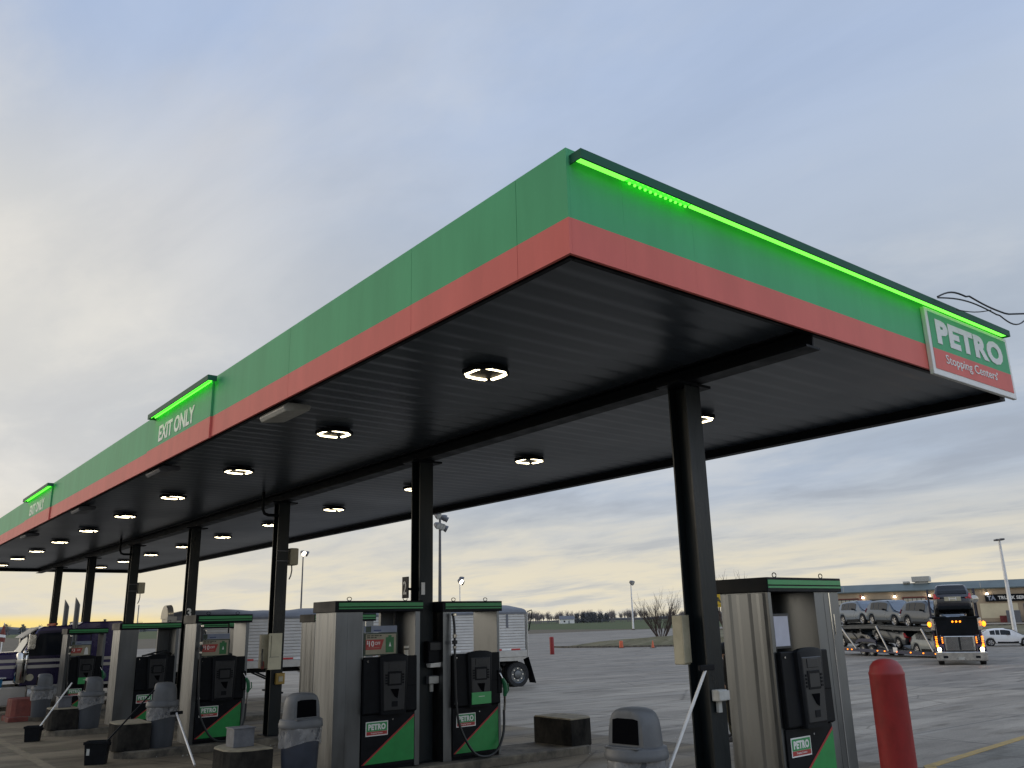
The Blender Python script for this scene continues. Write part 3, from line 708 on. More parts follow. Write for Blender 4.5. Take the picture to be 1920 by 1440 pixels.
# ------------------------------------------------------------------ boxes and signs on the columns
def obox(name, label, cat, c, s, mtl, extra=None):
    t = thing(name, label, cat, c)
    MB().box(-s[0]/2, s[0]/2, -s[1]/2, s[1]/2, -s[2]/2, s[2]/2).build('case', mtl, t, bevel=.012)
    if extra: extra(t, s)
    return t
def lid(mtl):
    def f(t, s):
        MB().box(-s[0]/2-.008, s[0]/2+.008, -s[1]/2-.02, -s[1]/2-.001, -s[2]/2+.01, s[2]/2-.01).build('lid', mtl, t, bevel=.005)
    return f
def strapbox(t, s):
    lid(M['beige'])(t, s)
    for z in (-.1, .12): MB().box(-.40, -s[0]/2, -.098, -.09, z-.008, z+.008).build('strap', M['boxgrey'], t)
    m = MB(); m.tube([(0,0,-s[2]/2),(.0,-.02,-.3),(-.02,-.02,-.42),(-.05,-.0,-.5)], .014, 6); m.build('cable_tail', M['hose'], t, 50)
obox('antenna_box', 'beige box strapped high on the third column from the right', 'box', (8.22, PY[2]-.05, 3.82), (.17,.24,.38), M['beige'], strapbox)
def conduitbox(t, s):
    strapbox(t, s); MB().tube([(0,0,-.55),(0,0,-1.4)], .018, 8).build('conduit', M['poleW'], t, 40)
obox('antenna_box', 'beige box with a pipe below, on the fifth column from the right', 'box', (8.22, PY[4]-.05, 3.64), (.19,.24,.36), M['beige'], conduitbox)
def door(t, s):
    d = MB().box(-.0, .30, -s[1]/2-.10, -s[1]/2-.078, -s[2]/2-.03, s[2]/2+.02).build('open_door', M['cream'], t, bevel=.006)
    m = MB(); m.box(.05, .058, -s[1]/2-.104, -s[1]/2-.1005, -.12, .32); m.box(.02, .24, -s[1]/2-.104, -s[1]/2-.1005, -.125, -.118); m.build('crease', M['txdark'], d)
    MB().tube([(-.10,-s[1]/2-.02,.05),(-.12,-s[1]/2-.05,-.05),(-.11,-s[1]/2-.06,-.3)], .015, 6).build('wire', M['hose'], t, 50)
    MB().box(-.12, -.06, -s[1]/2-.06, -s[1]/2-.001, -.36, -.2).build('red_switch', M['redpaint'], t, bevel=.01)
obox('switch_cabinet', 'cream electrical cabinet with its door open, on the third column from the right', 'cabinet', (7.65, PY[2]-.18, 1.79), (.24,.14,.70), M['beige'], door)
def yb(t, s):
    MB().box(-.05, .05, -s[1]/2-.02, -s[1]/2-.001, -.06, .05).build('cover_plate', M['beige'], t, bevel=.004)
obox('outlet_box', 'small yellow outlet box on the third column, below the cream cabinet', 'box', (8.01, PY[2]-.182, 1.21), (.20,.08,.23), M['yellowbox'], yb)
def rust(t, s):
    MB().box(-s[0]/2-.006, s[0]/2+.006, -s[1]/2-.012, -s[1]/2-.001, -s[2]/2+.02, s[2]/2-.0).build('lid', M['beige'], t, bevel=.005)
obox('breaker_cabinet', 'tall pale weathered cabinet on the left of the nearest column', 'cabinet', (7.765, PY[0]+.17, 2.05), (.11,.15,.54), M['beige'], rust)
def jb(t, s):
    lid(M['greybox'])(t, s); MB().box(-.03, .03, -.0, .04, -s[2]/2-.12, -s[2]/2-.001).build('conduit_stub', M['greybox'], t, bevel=.005)
obox('junction_box', 'small pale grey junction box on the front of the nearest column', 'box', (7.92, PY[0]-.192, 1.46), (.16,.10,.12), M['greybox'], jb)
def disp(t, s):
    MB().box(-s[0]/2+.02, s[0]/2-.02, -s[1]/2-.02, -s[1]/2-.001, .02, s[2]/2-.02).build('door', M['plastic2'], t, bevel=.02)
obox('towel_dispenser', 'black paper towel dispenser on the column marked 1', 'dispenser', (8.06, PY[1]-.222, 1.84), (.32,.16,.34), M['plastic'], disp)
m = MB(); m.loft([[(-.11,-.06,-.03),(.11,-.06,-.03),(.11,.06,-.03),(-.11,.06,-.03)], [(-.12,-.08,.035),(.12,-.08,.05),(.12,.06,.04),(-.12,.06,.03)]])
tag(m.build('paper_towel', M['signwhite'], None, bevel=.01, loc=(8.05, PY[1]-.235, 1.625)), 'white paper towel hanging under the black dispenser', 'towel')
obox('junction_box', 'grey junction box below the paper towel dispenser on column 1', 'box', (8.04, PY[1]-.186, 1.40), (.17,.09,.13), M['boxgrey'], jb)
def numplate(label, k, s, dz):
    y = PY[k]; t = thing('number_sign', label, 'sign', (7.64 if k == 1 else 7.95, y-.17, dz))
    return t
t = thing('number_sign', 'white number 1 on the front flange of its black column', 'sign', (7.85, PY[1]-.143, 2.76))
text('1', .07, .20, M['white'], t, 'numeral', (0,-.001,0), (1,0,0), (0,0,1), .006, .03)
t = thing('number_sign', 'dark side plate with a white 2 beside the column marked 1', 'sign', (7.66, PY[1]+.05, 2.86))
MB().box(-.012, .012, -.09, .09, -.15, .20).build('plate', M['black'], t); text('2', .11, .22, M['greybox'], t, 'numeral', (-.013, .055, -.09), (0,-1,0), (0,0,1), .004, .02)
MB().box(.013, .16, -.01, .01, -.02, .02).build('arm', M['black'], t)
t = thing('number_sign', 'white number 3 on the fourth black column', 'sign', (7.84, PY[3]-.143, 2.60))
text('3', .13, .24, M['white'], t, 'numeral', (0,-.001,0), (1,0,0), (0,0,1), .006, .03)
# ------------------------------------------------------------------ trash cans
def trashcan(label, x, y, rotz, lidm='plasticgrey', z0=None, bag=0, bmat='bin', sc_=1.):
    """local: opening faces -y"""
    t = thing('trash_can', label, 'trash can', (x, y, (G(x,y)+.151) if z0 is None else z0), rotz, 'trash cans on the pump islands')
    m = MB(); m.lathe([(.001,0),(.225,0),(.235,.02),(.275,.70),(.278,.76),(.262,.76),(.255,.70),(.001,.03)], n=32, cap=False); m.build('bin', M[bmat], t, 40)
    m = MB(); rings = []; nn = 44
    rnd = random.Random(int(x*100))
    for j in range(7):
        z = .775-.045*j; ring = []
        for i in range(nn):
            a = 2*math.pi*i/nn; r = .268+.010*z+.016+.012*math.sin(i*1.7+j*.9+bag)+rnd.uniform(-.008,.008)+.012*math.sin(a*3+bag)
            if j == 0: r = .292
            ring.append((r*math.cos(a), r*math.sin(a), z-.03*math.sin(a*2+bag)*(j/6)-.04*(j/6)*math.cos(a-1.2*bag)))
        rings.append(ring)
    m.loft(rings, cap=False); m.build('bag_liner', M['bag'], t, 180)
    m = MB(); m.lathe([(.26,.755),(.305,.745),(.31,.755),(.31,.80),(.302,.812),(.302,.835),(.295,.85),(.255,.862),(.24,.862)], n=36, cap=False)
    # hood: round plan cut by a flat front
    front = -.17; prof = [(.262,.855),(.258,.93),(.25,1.02),(.238,1.09),(.215,1.145),(.18,1.178),(.13,1.196),(.06,1.204),(.004,1.206)]
    rings = []
    for r, z in prof:
        f_ = front + .02*(z-.855)/.35
        rings.append([(r*math.cos(a)*1.0, max(r*math.sin(a), f_), z) for a in (2*math.pi*i/36 for i in range(36))])
    m.loft(rings, cap=False); l = m.build('lid', M[lidm], t, 50)
    m = MB(); zt = 1.10
    m.loft([[(-.150,front-.006,.885),(.150,front-.006,.885),(.145,front+.008,zt),(.09,front+.010,zt+.012),(-.09,front+.010,zt+.012),(-.145,front+.008,zt)],
            [(-.150,front+.02,.885),(.150,front+.02,.885),(.145,front+.02,zt),(.09,front+.02,zt+.012),(-.09,front+.02,zt+.012),(-.145,front+.02,zt)]])
    m.build('opening', M['dark'], l)  # flat black plate on the hood, painting the shade inside its mouth
    m = MB(); m.box(-.19, .19, -.262, -.15, .853, .868); m.build('sill', M[lidm], l, bevel=.01)
    t.scale = (sc_,)*3
    return t
trashcan('nearest grey trash can with an open hood, left of the nearest column', 6.74, 6.60, R(-80), bag=.4, z0=.14, sc_=1.06)
trashcan('grey trash can with dark bin beside the broad $10 OFF pump', 5.58, 12.05, R(2), bag=1.3, bmat='bindark')
trashcan('grey trash can beside the slim $10 OFF pump, with an olive tinted hood', 5.58, 18.45, R(-115), bag=2.6)
trashcan('grey trash can before the broad bare stainless pump', 5.58, 24.25, R(-95), bag=3.6)
trashcan('grey trash can in front of the purple truck, by the red block', 5.45, 29.6, R(-95), bag=4.9)
# ------------------------------------------------------------------ squeegee buckets and poles
def bucket(label, x, y, rot, s=1.):
    t = thing('squeegee_bucket', label, 'bucket', (x, y, G(x,y)+.018), rot, 'squeegee buckets')
    m = MB(); w_, d_ = .20*s, .125*s; h_ = .40*s
    m.loft([[(-w_*.86,-d_*.86,0),(w_*.86,-d_*.86,0),(w_*.86,d_*.86,0),(-w_*.86,d_*.86,0)], [(-w_,-d_,h_),(w_,-d_,h_),(w_,d_,h_),(-w_,d_,h_)],
            [(-w_*.9,-d_*.86,h_),(w_*.9,-d_*.86,h_),(w_*.9,d_*.86,h_),(-w_*.9,d_*.86,h_)], [(-w_*.8,-d_*.7,.04),(w_*.8,-d_*.7,.04),(w_*.8,d_*.7,.04),(-w_*.8,d_*.7,.04)]])
    m.build('tub', M['plastic'], t, bevel=.01)
    m = MB(); m.box(-w_-.015, w_+.015, -d_-.012, -d_+.004, h_-.05, h_); m.build('rim', M['plastic'], t, bevel=.006)
    if s == 1.: MB().box(-w_*.75, -w_*.5, -d_*.99, -d_*.95, .17, .28).build('sticker', M['greybox'], t)
    return t
bucket('larger black squeegee bucket on the ground, with a black pole', 4.30, 17.85, R(-25))
bucket('smaller black squeegee bucket with a white pole, farther left', 4.22, 23.4, R(-25), .85)
def pole(label, a, b, r, mtl, head=None):
    t = thing('squeegee', label, 'squeegee', a, 0, 'long handled squeegees'); d = Vector(b)-Vector(a)
    MB().tube([(0,0,0), d], r, 8).build('handle', mtl, t, 50)
    h = Vector((0,0,0)) if head == 'a' else d
    m = MB(); m.box(h.x-.12, h.x+.12, h.y-.02, h.y+.02, h.z-.03, h.z+.03); m.build('blade_head', M['plastic'], t, bevel=.008)
    return t
pole('black handled squeegee leaning from the larger black bucket', (4.40,17.8,.30), (5.30,18.12,1.16), .016, M['plastic'], 'a')
pole('white handled squeegee leaning from the smaller black bucket', (4.30,23.35,.14), (5.05,24.0,1.08), .017, M['signwhite'], 'a')
pole('grey squeegee fallen aslant against the third trash can', (5.50,16.1,.0), (5.72,18.0,.72), .02, M['poleW'], 'b')
pole('white handled squeegee leaning on the nearest column', (6.97,6.42,.75), (7.70,6.40,1.76), .017, M['signwhite'], 'b')
# ------------------------------------------------------------------ bollards, cones, mound
t = thing('bollard', 'large red bollard in the right foreground beside the pump', 'bollard', (7.50, 4.21, .06))
MB().lathe([(.001,0),(.150,0),(.147,1.70),(.150,1.71),(.150,1.725),(.143,1.735),(.132,1.78),(.10,1.82),(.055,1.84),(.001,1.845)], n=36, cap=False).build('sleeve', M['bollard'], t, 50)
t = thing('bollard', 'small leaning red bollard far out on the parking lot', 'bollard', (53.5, 62.4, -.75), 0); t.rotation_euler = (0, R(-5), R(38))
MB().lathe([(.001,0),(.20,0),(.20,1.5),(.17,1.56),(.001,1.58)], n=20, cap=False).build('sleeve', M['bollard'], t, 50)
for lab, x, y in (('orange traffic drum standing at the left of the grassy mound', 67.9, 67.8), ('orange traffic cone by the kerb near the bare bush', 68.85, 64.1)):
    t = thing('traffic_cone', lab, 'cone', (x, y, -.75), 0, 'orange cones at the mound')
    tall = x > 68
    MB().lathe([(.001,.05),(.16,.05),(.07,.55),(.045,.75),(.001,.76)] if tall else [(.001,.05),(.22,.05),(.21,.3),(.20,.6),(.17,.74),(.001,.75)], n=16, cap=False).build('cone_body', M['orange'], t, 40)
    MB().box(-.24, .24, -.24, .24, .0, .05).build('base', M['black'], t)
M['mound'] = groundmat('mound_turf', (.16,.135,.075), (.10,.095,.045), (.19,.17,.11), .95, None, .5)
b = MB(); c0 = Vector((77, 67.5)); ux = Vector((.72,-.69)); uy = Vector((.69,.72)); rings = []
for j in range(7):
    ring = []; k = 1-j/6.
    for i in range(40):
        a = 2*math.pi*i/40; rr = k*(1+.08*math.sin(3*a+1)+.05*math.sin(7*a))
        p = c0 + ux*(14*rr*math.cos(a)) + uy*(4.2*rr*math.sin(a))
        ring.append((p.x, p.y, -.76 + .9*(1-k**1.6)*(1+.3*math.sin(a*2+j))))
    rings.append(ring)
b.loft(rings); tag(b.build('mound', M['mound'], None, 60), None, None, None, 'structure')
b = MB(); pts = []
for i in range(16):
    a = R(-170+160*i/15); p = c0 + ux*(14.6*math.cos(a)) + uy*(4.9*math.sin(a)); pts.append(p)
b.loft([[(p.x,p.y,-.74) for p in pts]+[(p.x+.4*uy.x,p.y+.4*uy.y,-.74) for p in reversed(pts)], [(p.x,p.y,-.56) for p in pts]+[(p.x+.4*uy.x,p.y+.4*uy.y,-.56) for p in reversed(pts)]])
tag(b.build('mound_kerb', M['conc']), None, None, None, 'structure')
# ------------------------------------------------------------------ bare bushes and trees
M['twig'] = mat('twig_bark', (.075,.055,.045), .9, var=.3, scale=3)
M['twighaze'] = mat('hazed_bark', (.21,.185,.18), .95, var=.2, scale=.3)  # bark colour lightened to carry the distance haze
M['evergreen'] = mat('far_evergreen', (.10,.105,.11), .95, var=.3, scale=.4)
def branch(m, p, d, ln, r, lev, rnd, spread, nseg=3):
    pts = [p]; rs = [r]
    for i in range(nseg):
        d = (d + Vector((rnd.uniform(-1,1), rnd.uniform(-1,1), rnd.uniform(-.2,.6)))*.16).normalized()
        p = p + d*ln/nseg; pts.append(p); rs.append(r*(1-.55*(i+1)/nseg))
    m.tube(pts, rs, 5 if lev > 1 else 4)
    if lev > 0:
        for k in range(rnd.randint(3, 4)):
            q = pts[rnd.randint(1, nseg)]
            dd = (d + Vector((rnd.uniform(-1,1), rnd.uniform(-1,1), rnd.uniform(-.1,.7)))*spread).normalized()
            branch(m, q, dd, ln*rnd.uniform(.45,.72), r*.5, lev-1, rnd, spread)
def shrub(name, label, x, y, z, h, stems, seed, r=.06, lean=.55):
    rnd = random.Random(seed); t = thing(name, label, 'bush' if 'bush' in name else 'tree', (x, y, z)); tr = MB(); cr_ = MB()
    for i in range(stems):
        a = 2*math.pi*i/stems+rnd.uniform(-.3,.3); d = Vector((math.cos(a)*lean, math.sin(a)*lean, 1)).normalized()
        p = Vector((math.cos(a)*.35, math.sin(a)*.35, 0)); q = p + d*h*.32
        tr.tube([p, p+d*h*.16+Vector((0,0,.05)), q], [r, r*.85, r*.7], 6)
        for k in range(4):
            dd = (d+Vector((rnd.uniform(-.4,.4), rnd.uniform(-.4,.4), .3))).normalized()
            branch(cr_, q if k < 2 else p+(q-p)*.6, dd, h*rnd.uniform(.4,.62), r*.55, 2, rnd, .5)
    tr.build('trunk', M['twig'], t); cr_.build('crown', M['twig'], t)
    return t
shrub('bare_bush', 'large leafless bush on the mound, left of the nearest column', 82.8, 75.6, -.5, 4.6, 13, 3, .075)
shrub('bare_bush', 'leafless bush on the mound, right of the nearest column', 92.5, 68.5, -.4, 3.6, 9, 5, .06)
shrub('bare_tree', 'leafless tree behind the yellow scale sign', 104, 82, -.75, 7.5, 4, 11, .16, .3)
# distant tree line, one mass
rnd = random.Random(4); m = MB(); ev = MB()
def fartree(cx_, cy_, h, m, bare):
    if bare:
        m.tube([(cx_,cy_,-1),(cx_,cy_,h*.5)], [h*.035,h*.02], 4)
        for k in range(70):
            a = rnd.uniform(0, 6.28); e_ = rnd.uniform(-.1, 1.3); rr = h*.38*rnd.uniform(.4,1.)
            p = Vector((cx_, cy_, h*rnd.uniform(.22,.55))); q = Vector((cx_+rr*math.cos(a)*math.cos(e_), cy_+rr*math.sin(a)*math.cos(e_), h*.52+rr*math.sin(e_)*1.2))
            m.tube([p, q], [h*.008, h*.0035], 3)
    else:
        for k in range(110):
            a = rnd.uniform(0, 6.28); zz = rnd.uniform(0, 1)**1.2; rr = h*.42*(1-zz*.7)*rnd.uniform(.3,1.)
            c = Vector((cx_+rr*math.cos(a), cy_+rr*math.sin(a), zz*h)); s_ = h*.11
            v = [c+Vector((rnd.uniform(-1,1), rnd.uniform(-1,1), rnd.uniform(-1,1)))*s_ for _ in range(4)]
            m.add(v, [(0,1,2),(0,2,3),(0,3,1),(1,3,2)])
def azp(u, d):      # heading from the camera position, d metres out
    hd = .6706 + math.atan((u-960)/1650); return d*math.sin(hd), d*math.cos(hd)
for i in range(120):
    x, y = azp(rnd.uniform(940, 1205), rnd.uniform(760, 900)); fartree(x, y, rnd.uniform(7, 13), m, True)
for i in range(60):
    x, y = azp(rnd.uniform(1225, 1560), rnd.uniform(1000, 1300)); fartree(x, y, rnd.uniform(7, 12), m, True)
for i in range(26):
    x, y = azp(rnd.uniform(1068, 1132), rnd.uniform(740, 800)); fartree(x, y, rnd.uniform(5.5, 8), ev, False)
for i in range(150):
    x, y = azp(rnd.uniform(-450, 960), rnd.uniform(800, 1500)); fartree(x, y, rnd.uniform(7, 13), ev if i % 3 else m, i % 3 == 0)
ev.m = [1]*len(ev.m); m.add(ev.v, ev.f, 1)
tag(m.build('tree_line', [M['twighaze'], M['evergreen']]), 'bare winter tree line along the far edge of the green field', 'tree line', None, 'stuff')
# long low rise behind everything
b = MB(); A = [azp(u, 1650) for u in range(-900, 2900, 100)]; B = [azp(u, 1950) for u in range(-900, 2900, 100)]
hh = [6+5*math.sin(i*.9)+3*math.sin(i*2.3) for i in range(len(A))]
for i in range(len(A)-1):
    b.add([(*A[i],-.8),(*A[i+1],-.8),(*A[i+1],hh[i+1]*.6),(*A[i],hh[i]*.6),(*B[i],hh[i]),(*B[i+1],hh[i+1])], [(0,1,2,3),(3,2,5,4)])
M['hill'] = mat('far_rise', (.10,.105,.115), .95, var=.15, scale=.01)
tag(b.build('hills', M['hill'], None, 60), None, None, None, 'structure')
x, y = azp(1052, 735)
t = thing('farmhouse', 'tiny white farmhouse in front of the distant tree line', 'house', (x, y, -.75), R(-35))
MB().box(-6, 6, -3.5, 3.5, 0, 3.4).build('wall', M['white'], t)
MB().prism([(-4,3.4),(4,3.4),(0,6.2)], -6.4, 6.4, 'x').build('roof', M['boxgrey'], t)
MB().box(-3, -1.6, -3.54, -3.5, 1, 2.4).build('window', M['glass'], t); MB().box(1, 2, -3.54, -3.5, 0, 2.2).build('door', M['boxgrey'], t)
# ------------------------------------------------------------------ light poles
def lightpole(label, x, y, h, r, mtl, heads, lit=()):
    t = thing('light_pole', label, 'light pole', (x, y, G(x,y)), R(38), 'tall light poles round the lot')
    MB().tube([(0,0,0),(0,0,h*.5),(0,0,h)], [r, r*.8, r*.55], 10).build('pole', mtl, t, 50)
    MB().lathe([(r*1.8,0),(r*1.8,.25),(r*1.2,.3)], n=12).build('base', M['conc'], t)
    for i, (dx_, dz_, kind, s) in enumerate(heads):
        if kind == 'flood':
            m = MB(); m.tube([(0,0,h+dz_),(dx_,-.05,h+dz_)], .05*s, 6); m.build('arm', mtl, t)
            m = MB(); m.lathe([(.001,.42*s),(.16*s,.36*s),(.27*s,.12*s),(.30*s,-.06*s),(.28*s,-.08*s)], (0,0,0), 14, axis='y', cap=False)
            f_ = m.build('lamp_head', M['boxgrey'], t, 40, loc=(dx_, -.25*s, h+dz_+.05)); f_.rotation_euler = (R(28), 0, R(25 if dx_ > 0 else -20))
            g_ = MB().lathe([(.001,-.085*s),(.265*s,-.075*s)], (0,0,0), 14, axis='y', cap=False).build('lens', M['wallamp'] if i in lit else M['greybox'], f_, 40)
        else:
            m = MB(); m.tube([(0,0,h+dz_),(dx_*.5,0,h+dz_)], .05, 6); m.build('arm', mtl, t)
            m = MB(); m.box(dx_-.45*s, dx_+.45*s, -.2*s, .2*s, h+dz_-.06, h+dz_+.12); m.build('lamp_head', M['poleD'], t, bevel=.04)
    return t
lightpole('tall dark pole with a crown of floodlights, right of column 1', 34.2, 51.9, 10.6, .15, M['poleD'],
          [(-.95,-.25,'flood',.85),(-.5,-.95,'flood',.85),(.0,-.95,'flood',.85),(.55,-.25,'flood',.85),(.85,-1.0,'flood',.85),(1.15,-.3,'flood',.7),(-1.05,-.95,'flood',.85)])
lightpole('pole with a lit lamp between the second and third columns', 49.9, 109.2, 12.4, .14, M['poleD'], [(-.55,0,'flood',1.3),(.6,0,'flood',1.3)], (0,))
lightpole('short pole with a glowing lamp above the slim pump', 85.4, 123.4, 10.0, .14, M['poleW'], [(-.6,-.3,'flood',1.6),(.3,.1,'flood',1.6),(.9,-.5,'flood',1.3)], (0,))
lightpole('pale two lamp pole out by the green field', 173.4, 168.2, 12.3, .26, M['poleW'], [(-1.0,0,'flood',2.2),(1.0,0,'flood',2.2)])
lightpole('white leaning looking pole in front of the truck service building', 98.7, 40.5, 10.2, .24, M['poleW'], [(-.75,.05,'box',1.1),(.75,.12,'box',1.1)])
# ------------------------------------------------------------------ signs beyond
t = thing('scale_sign', 'yellow SCALE sign between the nearest column and pump', 'sign', (93.6, 75.0, -.75), R(-52))
MB().box(-1.9, 1.9, -.12, .12, 4.2, 6.2).build('panel', mat('sign_yellow', (.62,.40,.02), .5, var=.05), t)
text('SCALE', 2.9, .75, M['txdark'], t, 'lettering', (-1.45,-.125,4.75), (1,0,0), (0,0,1), .01, .04)
MB().box(-1.7, 1.7, -.13, -.122, 4.45, 4.5).build('printed_line', M['txdark'], t)
m = MB(); m.box(-1.2, -1.0, -.1, .1, 0, 4.2); m.build('post', M['poleD'], t); m = MB(); m.box(1.0, 1.2, -.1, .1, 0, 4.2); m.build('post', M['poleD'], t)
t = thing('flag_pole', 'small striped flag hanging on a pole at the far left', 'flag', (8.5, 59.4, G(8.5,59.4)))
MB().tube([(0,0,0),(0,0,3.6)], .03, 6).build('pole', M['poleW'], t)
m = MB(); m.loft([[(-.02,0,3.55),(.02,.03,3.55),(.02,-.03,3.55)], [(-.15,0,3.0),(.14,.06,2.95),(.06,-.06,2.97)], [(-.17,.02,2.55),(.14,.06,2.5),(.06,-.06,2.52)]]); m.build('flag', M['redpaint'], t, 40)
m = MB(); m.loft([[(-.165,-.01,2.95),(.15,.07,2.9),(.07,-.07,2.92)], [(-.175,.0,2.8),(.155,.075,2.75),(.075,-.075,2.77)]]); m.build('flag_stripe', M['white'], t, 40)
# ------------------------------------------------------------------ vehicles
def paint(name, c, rough=.3, metal=.3): return mat(name, c, rough, metal, var=.06, scale=2, coat=.6, rvar=.05)
def wheel(parent, x, y, r, w_, name='wheel', rimm=None, hub=.62, deep=False):
    """axle along local y; outer face towards sign(y)"""
    s = 1 if y > 0 else -1
    t = MB(); t.lathe([(r*.66,-w_/2),(r*.93,-w_/2),(r,-w_/2+.04),(r,w_/2-.04),(r*.93,w_/2),(r*.66,w_/2)], n=28, axis='y', cap=False)
    o = t.build(name, M['tyre'], parent, 40, loc=(x, y, r))
    m = MB(); d = s*w_/2
    if deep: m.lathe([(r*.66,d*.98),(r*.62,d*.9),(r*.58,d*.55),(r*.36,d*.50),(r*.30,d*.85),(r*.18,d*.95),(.001,d*.98)], n=24, axis='y', cap=False)
    else: m.lathe([(r*.66,d*.98),(r*.60,d*.75),(r*.2,d*.8),(.001,d*.85)], n=20, axis='y', cap=False)
    if deep:
        for k in range(8):
            a = 2*math.pi*k/8; m.lathe([(.03,d*.5),(.03,d*.72),(.001,d*.74)], (r*.46*math.cos(a), 0, r*.46*math.sin(a)), 6, 1, axis='y', cap=False)
    rm = m.build('rim', [rimm or M['rim'], M['chrome']], o, 40)
    if not deep:
        m = MB()
        for k in range(5):
            a0 = 2*math.pi*k/5+.35; a1 = a0+.42
            m.prism([(r*.16*math.cos(a0),r*.16*math.sin(a0)),(r*.58*math.cos(a0),r*.58*math.sin(a0)),(r*.58*math.cos(a1),r*.58*math.sin(a1)),(r*.16*math.cos(a1),r*.16*math.sin(a1))], d*.83, d*.845, 'y')
        m.build('rim_pattern', M['black'], o)
    return o
# ---- passenger cars from a body profile
SUV = dict(L=4.7, hw=.93, wb=(.92, 3.72), r=.36, st=[ # x, z_low, z_belt, z_roof, half width factor
    (0,.62,.98,.98,.80),(.06,.42,1.02,1.04,.90),(.22,.36,1.06,1.30,.97),(.55,.30,1.07,1.62,1.0),(.95,.27,1.06,1.70,1.0),(1.7,.25,1.05,1.74,1.0),(2.5,.25,1.03,1.72,1.0),(3.0,.25,1.02,1.60,1.0),(3.45,.26,1.01,1.22,.99),(3.75,.28,1.00,1.03,.98),(4.3,.32,.94,.95,.94),(4.58,.36,.82,.83,.86),(4.7,.48,.66,.67,.74)])
HATCH = dict(L=4.35, hw=.90, wb=(.80, 3.44), r=.33, st=[
    (0,.50,.82,.84,.80),(.08,.34,.94,1.00,.91),(.30,.28,.96,1.20,.97),(.62,.24,.95,1.37,1.0),(1.3,.22,.93,1.46,1.0),(2.0,.21,.91,1.47,1.0),(2.55,.21,.90,1.36,1.0),(3.05,.22,.89,1.06,.99),(3.3,.23,.88,.92,.98),(3.9,.27,.80,.81,.93),(4.22,.32,.68,.69,.85),(4.35,.42,.56,.57,.72)])
def interp(st, x):
    for a, b in zip(st, st[1:]):
        if a[0] <= x <= b[0]:
            u = (x-a[0])/(b[0]-a[0]); return [a[i]+(b[i]-a[i])*u for i in range(5)]
    return list(st[-1] if x > st[-1][0] else st[0])
